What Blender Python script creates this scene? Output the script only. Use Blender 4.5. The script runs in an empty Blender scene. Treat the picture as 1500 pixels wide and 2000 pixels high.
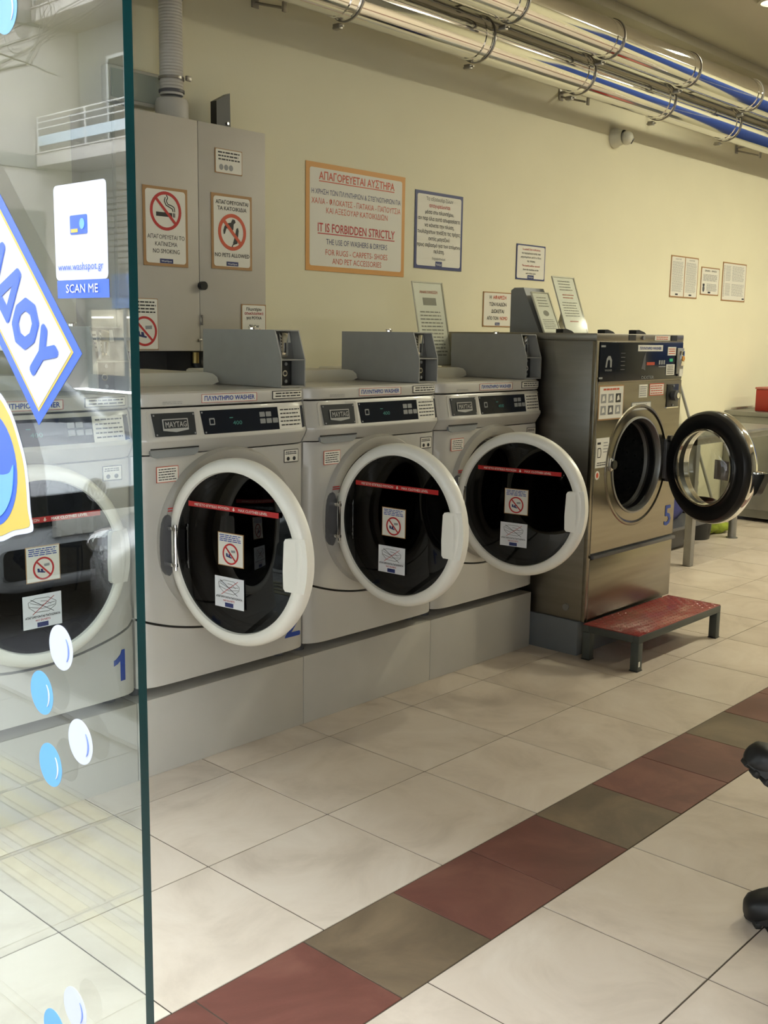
import bpy, bmesh, math, random
from mathutils import Vector, Matrix
random.seed(7)
PI = math.pi
sc = bpy.context.scene
COL = sc.collection

# ------------------------------------------------------------------ camera
CAM = (-1.682, -2.620, 1.428)
YAW, PITCH, ROLL, FPX = 0.742656, -0.163977, 0.0150268, 2093.98
cd = bpy.data.cameras.new('camera'); cam = bpy.data.objects.new('camera', cd); COL.objects.link(cam)
fw = Vector((math.cos(YAW)*math.cos(PITCH), math.sin(YAW)*math.cos(PITCH), math.sin(PITCH)))
rt = Vector((math.sin(YAW), -math.cos(YAW), 0)); up = rt.cross(fw)
r2 = rt*math.cos(ROLL)+up*math.sin(ROLL); u2 = -rt*math.sin(ROLL)+up*math.cos(ROLL)
cam.matrix_world = Matrix(((r2.x, u2.x, -fw.x, CAM[0]), (r2.y, u2.y, -fw.y, CAM[1]), (r2.z, u2.z, -fw.z, CAM[2]), (0, 0, 0, 1)))
cd.sensor_fit = 'VERTICAL'; cd.sensor_height = 24.0; cd.lens = 24.0*FPX/2000.0
cd.clip_start = 0.05; cd.clip_end = 200
sc.camera = cam

# ------------------------------------------------------------------ world, view, lights
SKY = 16.5
EXPOSURE = -0.05
LAMP_W = 45.0
w = bpy.data.worlds.new('world'); sc.world = w; w.use_nodes = True
wn = w.node_tree.nodes; wl = w.node_tree.links
bg = wn['Background']
tc = wn.new('ShaderNodeTexCoord'); sx = wn.new('ShaderNodeSeparateXYZ'); cr = wn.new('ShaderNodeValToRGB')
wl.new(tc.outputs['Generated'], sx.inputs[0]); wl.new(sx.outputs['Z'], cr.inputs[0]); wl.new(cr.outputs[0], bg.inputs['Color'])
cr.color_ramp.elements[0].position = 0.0; cr.color_ramp.elements[0].color = (0.88, 0.91, 0.95, 1)
cr.color_ramp.elements[1].position = 0.8; cr.color_ramp.elements[1].color = (0.84, 0.90, 0.97, 1)
bg.inputs['Strength'].default_value = SKY
vs = sc.view_settings
vs.view_transform = 'Standard'; vs.look = 'None'; vs.gamma = 1; vs.use_curve_mapping = False; vs.exposure = EXPOSURE
sc.cycles.max_bounces = 10; sc.cycles.transparent_max_bounces = 16
sc.cycles.glossy_bounces = 6; sc.cycles.transmission_bounces = 8
sc.cycles.use_denoising = True
sc.cycles.sample_clamp_indirect = 6.0
sc.cycles.caustics_reflective = False; sc.cycles.caustics_refractive = False

# ------------------------------------------------------------------ materials
MATS = {}
def mat(name, col, rough=0.5, metal=0.0, noise=0.06, scale=8.0, bump=0.0, bscale=60.0, spec=0.5, emit=None, estr=0.0, coat=0.0, aniso=0.0, stretch=None):
    if name in MATS: return MATS[name]
    m = bpy.data.materials.new(name); m.use_nodes = True
    nt = m.node_tree; b = nt.nodes['Principled BSDF']
    b.inputs['Roughness'].default_value = rough; b.inputs['Metallic'].default_value = metal
    b.inputs['Specular IOR Level'].default_value = spec
    b.inputs['Coat Weight'].default_value = coat
    if noise > 0:
        t = nt.nodes.new('ShaderNodeTexCoord'); n = nt.nodes.new('ShaderNodeTexNoise'); n.inputs['Scale'].default_value = scale
        n.inputs['Detail'].default_value = 5
        src = t.outputs['Object']
        if stretch:
            mp = nt.nodes.new('ShaderNodeMapping'); mp.inputs['Scale'].default_value = stretch
            nt.links.new(src, mp.inputs[0]); src = mp.outputs[0]
        nt.links.new(src, n.inputs['Vector'])
        r = nt.nodes.new('ShaderNodeValToRGB'); nt.links.new(n.outputs[0], r.inputs[0])
        r.color_ramp.elements[0].position = 0.3; r.color_ramp.elements[1].position = 0.7
        r.color_ramp.elements[0].color = tuple(c*(1-noise) for c in col)+(1,)
        r.color_ramp.elements[1].color = tuple(min(1, c*(1+noise)) for c in col)+(1,)
        nt.links.new(r.outputs[0], b.inputs['Base Color'])
    else:
        b.inputs['Base Color'].default_value = tuple(col)+(1,)
    if bump > 0:
        t2 = nt.nodes.new('ShaderNodeTexCoord'); n2 = nt.nodes.new('ShaderNodeTexNoise'); n2.inputs['Scale'].default_value = bscale
        nt.links.new(t2.outputs['Object'], n2.inputs['Vector'])
        bp = nt.nodes.new('ShaderNodeBump'); bp.inputs['Strength'].default_value = bump; bp.inputs['Distance'].default_value = 0.002
        nt.links.new(n2.outputs[0], bp.inputs['Height']); nt.links.new(bp.outputs[0], b.inputs['Normal'])
    if emit:
        b.inputs['Emission Color'].default_value = tuple(emit)+(1,); b.inputs['Emission Strength'].default_value = estr
    MATS[name] = m
    return m

def glassmat(name, tint, rough=0.0, f0=0.04, gcol=(1, 1, 1)):
    """clear or tinted pane: transmission with a Schlick reflection, the same for every ray"""
    m = bpy.data.materials.new(name); m.use_nodes = True; nt = m.node_tree
    for n in list(nt.nodes): nt.nodes.remove(n)
    out = nt.nodes.new('ShaderNodeOutputMaterial'); mix = nt.nodes.new('ShaderNodeMixShader')
    tr = nt.nodes.new('ShaderNodeBsdfTransparent'); gl = nt.nodes.new('ShaderNodeBsdfGlossy')
    tr.inputs[0].default_value = tuple(tint)+(1,); gl.inputs['Roughness'].default_value = rough
    gl.inputs['Color'].default_value = tuple(gcol)+(1,)
    lw = nt.nodes.new('ShaderNodeLayerWeight'); lw.inputs['Blend'].default_value = 0.5
    p = nt.nodes.new('ShaderNodeMath'); p.operation = 'POWER'; p.inputs[1].default_value = 5.0
    ma = nt.nodes.new('ShaderNodeMath'); ma.operation = 'MULTIPLY_ADD'; ma.inputs[1].default_value = 1-f0; ma.inputs[2].default_value = f0
    nt.links.new(lw.outputs['Facing'], p.inputs[0]); nt.links.new(p.outputs[0], ma.inputs[0])
    nt.links.new(ma.outputs[0], mix.inputs[0]); nt.links.new(tr.outputs[0], mix.inputs[1]); nt.links.new(gl.outputs[0], mix.inputs[2])
    nt.links.new(mix.outputs[0], out.inputs[0])
    MATS[name] = m
    return m

def tilemat(name, cols, rough=0.42, vein=0.10):
    """ceramic tile: every tile (mesh island) gets its own slight tone, plus cloudy veining"""
    m = bpy.data.materials.new(name); m.use_nodes = True; nt = m.node_tree; b = nt.nodes['Principled BSDF']
    b.inputs['Roughness'].default_value = rough
    g = nt.nodes.new('ShaderNodeNewGeometry'); t = nt.nodes.new('ShaderNodeTexCoord')
    n = nt.nodes.new('ShaderNodeTexNoise'); n.inputs['Scale'].default_value = 3.2; n.inputs['Detail'].default_value = 7; n.inputs['Roughness'].default_value = 0.62
    n.inputs['Distortion'].default_value = 0.9
    add = nt.nodes.new('ShaderNodeVectorMath'); add.operation = 'MULTIPLY_ADD'
    cmb = nt.nodes.new('ShaderNodeCombineXYZ'); nt.links.new(g.outputs['Random Per Island'], cmb.inputs[2]); cmb.inputs[0].default_value = 0
    add.inputs[1].default_value = (9, 9, 9)
    nt.links.new(cmb.outputs[0], add.inputs[0]); nt.links.new(t.outputs['Object'], add.inputs[2]); nt.links.new(add.outputs[0], n.inputs['Vector'])
    r = nt.nodes.new('ShaderNodeValToRGB'); nt.links.new(n.outputs[0], r.inputs[0])
    r.color_ramp.elements[0].position = 0.32; r.color_ramp.elements[1].position = 0.70
    r.color_ramp.elements[0].color = cols[0]+(1,); r.color_ramp.elements[1].color = cols[1]+(1,)
    if len(cols) > 2:
        e = r.color_ramp.elements.new(0.5); e.color = cols[2]+(1,)
    hs = nt.nodes.new('ShaderNodeHueSaturation')
    mr = nt.nodes.new('ShaderNodeMapRange'); mr.inputs['To Min'].default_value = 1-vein; mr.inputs['To Max'].default_value = 1+vein
    nt.links.new(g.outputs['Random Per Island'], mr.inputs['Value']); nt.links.new(mr.outputs[0], hs.inputs['Value']); nt.links.new(r.outputs[0], hs.inputs['Color'])
    nt.links.new(hs.outputs[0], b.inputs['Base Color'])
    n2 = nt.nodes.new('ShaderNodeTexNoise'); n2.inputs['Scale'].default_value = 120; nt.links.new(t.outputs['Object'], n2.inputs['Vector'])
    bp = nt.nodes.new('ShaderNodeBump'); bp.inputs['Strength'].default_value = 0.15; bp.inputs['Distance'].default_value = 0.001
    nt.links.new(n2.outputs[0], bp.inputs['Height']); nt.links.new(bp.outputs[0], b.inputs['Normal'])
    MATS[name] = m
    return m

WALL = mat('wall_paint', (0.74, 0.70, 0.51), 0.75, noise=0.02, scale=3, bump=0.08)
CEIL = mat('ceiling_paint', (0.66, 0.62, 0.50), 0.8, noise=0.02, scale=2)
WHITE = mat('white_enamel', (0.50, 0.485, 0.44), 0.28, noise=0.015, coat=0.3)
DOORW = mat('white_door_plastic', (0.82, 0.80, 0.72), 0.3, noise=0.015, coat=0.2)
BEZEL = mat('grey_bezel', (0.36, 0.345, 0.31), 0.42, noise=0.03)
CREAM = mat('cream_plastic', (0.66, 0.64, 0.53), 0.4, noise=0.02)
BOXG = mat('grey_powder_coat', (0.29, 0.29, 0.27), 0.45, noise=0.03, scale=20)
BLACK = mat('black_plastic', (0.012, 0.013, 0.014), 0.3, noise=0.1)
RUBBER = mat('black_rubber', (0.010, 0.010, 0.011), 0.38, noise=0.2, spec=0.4)
PANEL = mat('dark_panel', (0.008, 0.011, 0.018), 0.16, noise=0.05, spec=0.22)
PANELG = mat('charcoal_panel', (0.02, 0.024, 0.028), 0.3, noise=0.05)
DRUM = mat('drum_steel', (0.10, 0.10, 0.10), 0.4, metal=0.9, noise=0.2, scale=40)
DGREY = mat('dark_grey_plastic', (0.09, 0.09, 0.095), 0.45, noise=0.1)
MGREY = mat('mid_grey_plastic', (0.25, 0.26, 0.26), 0.4, noise=0.05)
STEEL = mat('stainless_steel', (0.27, 0.245, 0.20), 0.27, metal=1.0, noise=0.08, scale=3, stretch=(1, 1, 14))
STEELS = mat('stainless_side', (0.27, 0.25, 0.215), 0.36, metal=1.0, noise=0.08, scale=3, stretch=(1, 1, 10))
STEELD = mat('dull_steel', (0.30, 0.30, 0.29), 0.4, metal=0.8, noise=0.1)
CHROME = mat('chrome', (0.80, 0.79, 0.76), 0.07, metal=1.0, noise=0.02)
DUCT = mat('polished_duct', (0.74, 0.74, 0.73), 0.07, metal=1.0, noise=0.04, scale=4, stretch=(.3, 6, 6))
BRACK = mat('zinc', (0.35, 0.33, 0.30), 0.35, metal=0.9, noise=0.1)
PLINTH = mat('white_laminate', (0.46, 0.44, 0.39), 0.4, noise=0.03)
GBASE = mat('grey_steel_base', (0.13, 0.14, 0.145), 0.5, noise=0.06)
FRAME = mat('dark_green_grey_frame', (0.055, 0.062, 0.055), 0.5, noise=0.08)
TREAD = mat('red_tread', (0.27, 0.025, 0.025), 0.28, noise=0.15, scale=30, coat=0.4)
SILVP = mat('silver_print', (0.40, 0.40, 0.38), 0.4, noise=0.02)
LABELW = mat('label_white', (0.72, 0.73, 0.75), 0.5, noise=0.01)
PAPER = mat('paper', (0.72, 0.70, 0.62), 0.6, noise=0.01)
PAPERW = mat('white_vinyl', (0.40, 0.42, 0.50), 0.45, noise=0.005)
ORANGE = mat('ochre_border', (0.62, 0.30, 0.07), 0.5, noise=0.02)
BROWNB = mat('brown_border', (0.36, 0.20, 0.08), 0.5, noise=0.02)
NAVY = mat('navy_print', (0.02, 0.03, 0.13), 0.45, noise=0.02)
INK = mat('black_ink', (0.012, 0.012, 0.014), 0.5, noise=0.02)
GINK = mat('grey_ink', (0.28, 0.28, 0.27), 0.6, noise=0.02)
REDI = mat('red_ink', (0.45, 0.02, 0.02), 0.5, noise=0.02)
ORI = mat('orange_red_ink', (0.55, 0.08, 0.03), 0.5, noise=0.02)
BLUEI = mat('blue_ink', (0.01, 0.05, 0.30), 0.5, noise=0.02)
SBLUE = mat('sticker_blue', (0.005, 0.065, 0.46), 0.4, noise=0.005)
SLIGHT = mat('sticker_light_blue', (0.09, 0.27, 0.52), 0.4, noise=0.005)
SYEL = mat('sticker_yellow', (0.40, 0.30, 0.035), 0.4, noise=0.005)
SLAV = mat('sticker_lavender_arc', (0.12, 0.18, 0.45), 0.4, noise=0.005)
STRIPR = mat('red_strip', (0.42, 0.02, 0.02), 0.4, noise=0.02)
DIGITG = mat('display_digits', (0.02, 0.10, 0.08), 0.4, noise=0.0, emit=(0.08, 0.55, 0.45), estr=0.12)
DIGITR = mat('display_red', (0.3, 0.03, 0.01), 0.4, noise=0.0, emit=(1.0, 0.12, 0.02), estr=0.12)
GREENL = mat('green_lamp', (0.02, 0.3, 0.12), 0.4, noise=0.0, emit=(0.05, 0.8, 0.35), estr=0.15)
PVC = mat('white_pvc', (0.55, 0.53, 0.48), 0.45, noise=0.05)
CABW = mat('cabinet_cream', (0.46, 0.43, 0.37), 0.5, noise=0.02)
GLASSE = mat('glass_edge_green', (0.002, 0.018, 0.018), 0.15, noise=0.3, scale=3)
PANE = glassmat('shop_glass', (0.91, 0.945, 0.93), f0=0.05)
TINT = glassmat('tinted_glass', (0.030, 0.032, 0.036), f0=0.03)
BOWL = glassmat('clear_bowl', (0.86, 0.87, 0.84), rough=0.03, f0=0.07)
ACRYL = glassmat('clear_acrylic', (0.92, 0.93, 0.90), rough=0.05, f0=0.06)
GROUT = mat('grout', (0.055, 0.040, 0.026), 0.9, noise=0.15)
TBEIGE = tilemat('beige_tile', [(0.46, 0.385, 0.31), (0.62, 0.54, 0.455), (0.56, 0.475, 0.39)], 0.36, 0.06)
TRED = tilemat('terracotta_tile', [(0.11, 0.040, 0.030), (0.21, 0.090, 0.065), (0.15, 0.055, 0.042)], 0.4, 0.12)
TBRN = tilemat('olive_brown_tile', [(0.10, 0.072, 0.045), (0.20, 0.145, 0.09), (0.14, 0.10, 0.063)], 0.4, 0.08)

# ------------------------------------------------------------------ mesh builder
_font_cache = {}
_same = str.maketrans('ΑΒΕΖΗΙΚΜΝΟΡΤΥΧοπκΦ', 'ABEZHIKMNOPTYXoпкФ')      # letters drawn with identical shapes of the other alphabets
def text_polys(s, bold):
    s = s.translate(_same)
    k = (s, bold)
    if k in _font_cache: return _font_cache[k]
    c = bpy.data.curves.new('txt', 'FONT'); c.body = s; c.size = 1.0; c.resolution_u = 2
    if bold: c.offset = bold
    o = bpy.data.objects.new('txt', c)
    COL.objects.link(o)
    m = bpy.data.meshes.new_from_object(o)
    vv = [(v.co.x, v.co.y) for v in m.vertices]; ff = [tuple(p.vertices) for p in m.polygons]
    bpy.data.objects.remove(o); bpy.data.curves.remove(c); bpy.data.meshes.remove(m)
    _font_cache[k] = (vv, ff)
    return vv, ff

def strips(b, fn, x0, x1, zb, zt, d0, d1, n=16, xs0=None, xs1=None):
    """a panel that follows a curved face: thin vertical bands; xs0/xs1 give slanted bottom ends"""
    a0_ = x0 if xs0 is None else xs0; a1_ = x1 if xs1 is None else xs1
    for i in range(n):
        u0, u1 = i/n, (i+1)/n
        b.prism([(a0_+(a1_-a0_)*u0, zb), (a0_+(a1_-a0_)*u1, zb), (x0+(x1-x0)*u1, zt), (x0+(x1-x0)*u0, zt)], fn, d0, d1)
    return b
class MB:
    def __init__(s):
        s.v = []; s.f = []; s.m = []; s.mats = []; s.cur = 0; s.M = Matrix.Identity(4)
    def use(s, m):
        if m not in s.mats: s.mats.append(m)
        s.cur = s.mats.index(m); return s
    def add(s, vs, fs):
        b = len(s.v); M = s.M
        s.v += [tuple(M @ Vector(p)) for p in vs]
        s.f += [tuple(i+b for i in f) for f in fs]; s.m += [s.cur]*len(fs)
        return s
    def box(s, a, b, bev=0.0, seg=2):
        x0, y0, z0 = a; x1, y1, z1 = b
        if x0 > x1: x0, x1 = x1, x0
        if y0 > y1: y0, y1 = y1, y0
        if z0 > z1: z0, z1 = z1, z0
        vs = [(x0, y0, z0), (x1, y0, z0), (x1, y1, z0), (x0, y1, z0), (x0, y0, z1), (x1, y0, z1), (x1, y1, z1), (x0, y1, z1)]
        fs = [(0, 3, 2, 1), (4, 5, 6, 7), (0, 1, 5, 4), (1, 2, 6, 5), (2, 3, 7, 6), (3, 0, 4, 7)]
        if bev <= 0: return s.add(vs, fs)
        bm = bmesh.new(); bv = [bm.verts.new(p) for p in vs]
        for f in fs: bm.faces.new([bv[i] for i in f])
        bev = min(bev, (x1-x0)*.49, (y1-y0)*.49, (z1-z0)*.49)
        bmesh.ops.bevel(bm, geom=bm.edges[:], offset=bev, segments=seg, profile=0.5, affect='EDGES')
        bm.verts.index_update()
        r = s.add([v.co[:] for v in bm.verts], [tuple(v.index for v in f.verts) for f in bm.faces]); bm.free(); return r
    def poly(s, pts):
        return s.add(pts, [tuple(range(len(pts)))])
    def prism(s, pts, fn, d0, d1):
        """closed 2D outline pts; fn(p, d) -> 3D"""
        n = len(pts)
        vs = [fn(p, d0) for p in pts]+[fn(p, d1) for p in pts]
        fs = [tuple(range(n-1, -1, -1)), tuple(range(n, 2*n))]+[(i, (i+1) % n, n+(i+1) % n, n+i) for i in range(n)]
        return s.add(vs, fs)
    def lathe(s, prof, c, axis='y', seg=64, closed=False, a0=0, a1=2*PI, sx=1.0, sz=1.0):
        """prof: list (r,h). axis y: circle in XZ, h along +y ; z: circle in XY ; x: circle in YZ"""
        full = abs(a1-a0-2*PI) < 1e-6
        n = seg if full else seg+1
        vs = []
        for r, h in prof:
            for i in range(n):
                a = a0+(a1-a0)*i/seg
                ca, sa = r*math.cos(a)*sx, r*math.sin(a)*sz
                if axis == 'y': vs.append((c[0]+ca, c[1]+h, c[2]+sa))
                elif axis == 'z': vs.append((c[0]+ca, c[1]+sa, c[2]+h))
                else: vs.append((c[0]+h, c[1]+ca, c[2]+sa))
        fs = []; m = len(prof)
        rng = range(m) if closed else range(m-1)
        for j in rng:
            k = (j+1) % m
            for i in range(seg):
                i2 = (i+1) % n if full else i+1
                fs.append((j*n+i, j*n+i2, k*n+i2, k*n+i))
        return s.add(vs, fs)
    def disc(s, c, r, axis='y', seg=48):
        return s.lathe([(r, 0)], c, axis, seg).add(*s._disc(c, r, axis, seg))
    def _disc(s, c, r, axis, seg):
        vs = []
        for i in range(seg):
            a = 2*PI*i/seg; ca, sa = r*math.cos(a), r*math.sin(a)
            vs.append((c[0]+ca, c[1], c[2]+sa) if axis == 'y' else (c[0]+ca, c[1]+sa, c[2]) if axis == 'z' else (c[0], c[1]+ca, c[2]+sa))
        return vs, [tuple(range(seg))]
    def cyl(s, p0, p1, r, seg=24, r1=None, cap=True):
        p0 = Vector(p0); p1 = Vector(p1); d = (p1-p0).normalized()
        a = d.orthogonal().normalized(); b = d.cross(a); r1 = r if r1 is None else r1
        vs = [tuple(p0+(a*math.cos(2*PI*i/seg)+b*math.sin(2*PI*i/seg))*r) for i in range(seg)]
        vs += [tuple(p1+(a*math.cos(2*PI*i/seg)+b*math.sin(2*PI*i/seg))*r1) for i in range(seg)]
        fs = [(i, (i+1) % seg, seg+(i+1) % seg, seg+i) for i in range(seg)]
        if cap: fs += [tuple(range(seg-1, -1, -1)), tuple(range(seg, 2*seg))]
        return s.add(vs, fs)
    def tube(s, pts, r, seg=10, rs=None):
        pts = [Vector(p) for p in pts]; n = len(pts); vs = []; prev = None
        for k, p in enumerate(pts):
            d = (pts[min(k+1, n-1)]-pts[max(k-1, 0)]).normalized()
            a = d.orthogonal().normalized() if prev is None else (prev-d*prev.dot(d)).normalized()
            prev = a; b = d.cross(a); rr = rs[k] if rs else r
            vs += [tuple(p+(a*math.cos(2*PI*i/seg)+b*math.sin(2*PI*i/seg))*rr) for i in range(seg)]
        fs = [(k*seg+i, k*seg+(i+1) % seg, (k+1)*seg+(i+1) % seg, (k+1)*seg+i) for k in range(n-1) for i in range(seg)]
        fs += [tuple(range(seg-1, -1, -1)), tuple(range((n-1)*seg, n*seg))]
        return s.add(vs, fs)
    def text(s, t, o, ex, ey, h, wmax=None, align='c', bold=0.0, squash=None):
        """o: anchor (baseline), ex/ey unit vectors, h: cap height"""
        vv, ff = text_polys(t, 0.0)
        if not vv: return s
        x0 = min(p[0] for p in vv); x1 = max(p[0] for p in vv)
        k = h/0.70; kx = k
        wd = (x1-x0)*k
        if squash: kx = squash/(x1-x0); wd = squash
        elif wmax and wd > wmax: kx = k*wmax/wd; wd = wmax
        off = -x0*kx - (wd/2 if align == 'c' else wd if align == 'r' else 0)
        o = Vector(o); ex = Vector(ex); ey = Vector(ey)
        q = bold*.55
        nn_ = ex.cross(ey).normalized()*.00012
        sh_ = [(0, 0)]
        if bold >= .05: sh_ = [(0, 0)]+[(q*math.cos(PI*k_/6), q*math.sin(PI*k_/6)) for k_ in range(12)]
        elif bold >= .02: sh_ = [(-q, 0), (q, 0), (0, q), (0, -q)]
        for i_, (ax_, ay_) in enumerate(sh_):      # heavier strokes: shifted copies of the outline
            for j_, f_ in enumerate(ff):
                s.add([tuple(o+ex*((vv[v_][0]+ax_)*kx+off)+ey*((vv[v_][1]+ay_)*k)+nn_*(i_/len(sh_)*2+(j_ % 5)*.1)) for v_ in f_], [tuple(range(len(f_)))])
        return s
    def build(s, name, m=None, parent=None, origin=(0, 0, 0), smooth=35, fixn=False):
        me = bpy.data.meshes.new(name); O = origin
        me.from_pydata([(p[0]-O[0], p[1]-O[1], p[2]-O[2]) for p in s.v], [], s.f)
        if m is not None: me.materials.append(m)
        else:
            for q in s.mats: me.materials.append(q)
            me.polygons.foreach_set('material_index', s.m)
        if fixn:
            bm = bmesh.new(); bm.from_mesh(me); bmesh.ops.recalc_face_normals(bm, faces=bm.faces[:]); bm.to_mesh(me); bm.free()
        me.polygons.foreach_set('use_smooth', [True]*len(me.polygons))
        me.set_sharp_from_angle(angle=math.radians(smooth))
        me.update()
        o = bpy.data.objects.new(name, me); COL.objects.link(o)
        if parent: o.parent = parent
        else: o.location = O
        return o

def thing(name, label, cat, loc=(0, 0, 0), group=None, rz=0.0):
    o = bpy.data.objects.new(name, None); COL.objects.link(o); o.location = loc; o.rotation_euler = (0, 0, rz); o.empty_display_size = 0.1
    o['label'] = label; o['category'] = cat
    if group: o['group'] = group
    return o
def tag(o, label, cat, group=None):
    o['label'] = label; o['category'] = cat
    if group: o['group'] = group
    return o
def struct(o, label=None):
    o['kind'] = 'structure'
    if label: o['label'] = label
    return o
def kids(o): return [c for c in COL.objects if c.parent == o]
def copy_tree(o, parent=None):
    c = o.copy(); COL.objects.link(c); c.parent = parent
    for k in kids(o): copy_tree(k, c)
    return c
X = Vector((1, 0, 0)); Y = Vector((0, 1, 0)); Z = Vector((0, 0, 1))
def rr(x0, x1, z0, z1, r, n=5):
    pts = []
    for cx, cz, a in ((x1-r, z1-r, 0), (x0+r, z1-r, 90), (x0+r, z0+r, 180), (x1-r, z0+r, 270)):
        for i in range(n+1):
            t = math.radians(a+90*i/n); pts.append((cx+r*math.cos(t), cz+r*math.sin(t)))
    return pts
def oval(cx, cz, rx, rz, n=32, a0=0, a1=2*PI): return [(cx+rx*math.cos(a0+(a1-a0)*i/n), cz+rz*math.sin(a0+(a1-a0)*i/n)) for i in range(n)]

# ------------------------------------------------------------------ room shell
WY = 1.20          # long wall the machines stand against
CZ = 3.39
def slab(name, a, b, m):
    return struct(MB().box(a, b).build(name, m, origin=((a[0]+b[0])/2, (a[1]+b[1])/2, a[2])))
slab('wall_back', (-1.0, WY, 0), (9.0, WY+.15, 3.6), WALL)
slab('wall_far', (9.0, -5.6, 0), (9.15, WY+.15, 3.6), WALL)
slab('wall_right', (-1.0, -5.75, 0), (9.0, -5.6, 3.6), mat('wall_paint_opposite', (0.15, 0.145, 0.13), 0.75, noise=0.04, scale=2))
slab('ceiling', (-1.0, -5.6, 3.45), (9.0, WY, 3.6), CEIL)
struct(MB().box((-1.0, 1.07, CZ), (9.0, WY, 3.45), .006).build('trim_1', CEIL, origin=(4, 1.1, CZ)))
# facade above and beside the glazed front
FAC = mat('facade_render', (0.30, 0.29, 0.27), 0.8, noise=0.06, scale=2)
slab('wall_front', (-1.12, -9.0, 2.20), (-0.98, 8.0, 4.2), FAC)
struct(MB().box((-1.12, WY, 0), (-0.98, 8.0, 2.2)).build('wall_left', FAC, origin=(-1.05, 4, 0)))
struct(MB().box((-1.12, -9.0, 0), (-0.98, -5.0, 2.2)).build('wall_outer', FAC, origin=(-1.05, -7, 0)))

# floor: every tile its own raised face over the grout bed
fl = MB()
fl.use(GROUT).box((-1.0, -5.6, -0.10), (9.0, WY, -0.002))
P = 0.45; G2 = 0.0022
def tile(x0, x1, y0, y1, m):
    x0 = max(x0, -1.0); x1 = min(x1, 9.0); y0 = max(y0, -5.6); y1 = min(y1, WY)
    if x1-x0 < .01 or y1-y0 < .01: return
    fl.use(m); a, b, c, d = x0+G2, x1-G2, y0+G2, y1-G2; e = .0004
    fl.add([(a+e, c+e, 0), (b-e, c+e, 0), (b-e, d-e, 0), (a+e, d-e, 0), (a, c, -.0006), (b, c, -.0006), (b, d, -.0006), (a, d, -.0006), (a, c, -.004), (b, c, -.004), (b, d, -.004), (a, d, -.004)],
           [(0, 1, 2, 3), (4, 5, 1, 0), (5, 6, 2, 1), (6, 7, 3, 2), (7, 4, 0, 3), (8, 9, 5, 4), (9, 10, 6, 5), (10, 11, 7, 6), (11, 8, 4, 7)])
for i in range(-3, 21):
    for j in range(-2, 3): tile(i*P, (i+1)*P, j*P, (j+1)*P, TBEIGE)
    for j in range(0, 10): tile(i*P+.012, (i+1)*P+.012, -1.218-(j+1)*P, -1.218-j*P, TBEIGE)
for i in range(-4, 32):
    x = -0.39+(i)*0.3195
    tile(x, x+.3195, -1.218, -0.900, TRED if i % 3 != 1 else TBRN)
struct(fl.build('floor', origin=(4, -2, -.1)))

# ------------------------------------------------------------------ glazed front panel and its stickers
GX = -1.0
g = MB()
y0, y1, zz0, zz1 = -1.615, 1.19, 0.02, 2.195
g.use(PANE).add([(GX, y0, zz0), (GX, y1, zz0), (GX, y1, zz1), (GX, y0, zz1)], [(0, 1, 2, 3)])
g.use(PANE).add([(GX+.0115, y0, zz0), (GX+.0115, y1, zz0), (GX+.0115, y1, zz1), (GX+.0115, y0, zz1)], [(3, 2, 1, 0)])
g.use(GLASSE)
for (a, b) in (((y0, zz0), (y0, zz1)), ((y0, zz1), (y1, zz1)), ((y1, zz1), (y1, zz0)), ((y1, zz0), (y0, zz0))):
    g.poly([(GX, a[0], a[1]), (GX+.0115, a[0], a[1]), (GX+.0115, b[0], b[1]), (GX, b[0], b[1])])
struct(g.build('window_1', origin=(GX, -.2, 0)), 'large frameless glass front panel with a dark green edge')
slab('trim_2', (-1.03, -1.615, 0.0), (-0.96, 1.2, 0.019), mat('sill_metal', (.3, .3, .3), .4, metal=.8))

def gfn(d0=0.0):
    return lambda p, d: (GX-.0004-d, p[0], p[1])
def gsticker(name, label, cat, layers, group=None, extra=None):
    b = MB()
    for i, (m, pts) in enumerate(layers):
        b.use(m).prism(pts, gfn(), 0 if i == 0 else .0003*i, .0003*(i+1))
    if extra: extra(b, .0003*len(layers)+.0009)
    ys = [p[0] for p in layers[0][1]]; zs = [p[1] for p in layers[0][1]]
    o = b.build(name, origin=(GX, sum(ys)/len(ys), min(zs)), fixn=True)
    return tag(o, label, cat, group)
# text runs towards -y on the outside face of the glass
EY = Vector((0, -1, 0))
def qr_extra(b, d):
    b.use(SBLUE).prism(rr(-1.538, -1.503, 1.535, 1.556, .002), gfn(), .0003, .0008)
    b.use(SYEL).prism([(-1.519, 1.537), (-1.505, 1.537), (-1.505, 1.541), (-1.519, 1.541)], gfn(), .0008, .0012)
    b.use(SLIGHT).prism(oval(-1.528, 1.546, .005, .006, 16), gfn(), .0008, .0012)
    b.use(SBLUE).text('www.washspot.gr', (GX-.0015, -1.522, 1.4955), EY, Z, .0085, squash=.094, bold=.01)
gsticker('info_sticker', 'white rounded web address sticker high on the glass panel', 'sticker', [(PAPERW, rr(-1.577, -1.469, 1.4845, 1.591, .006))], extra=qr_extra)
def scan_extra(b, d): b.use(PAPERW).text('SCAN ME', (GX-.0012, -1.5235, 1.4702), EY, Z, .0095, squash=.066, bold=.03)
gsticker('scan_sticker', 'small blue SCAN ME strip under the white web address sticker', 'sticker', [(SBLUE, rr(-1.578, -1.471, 1.4640, 1.4842, .0006))], extra=scan_extra)
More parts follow.
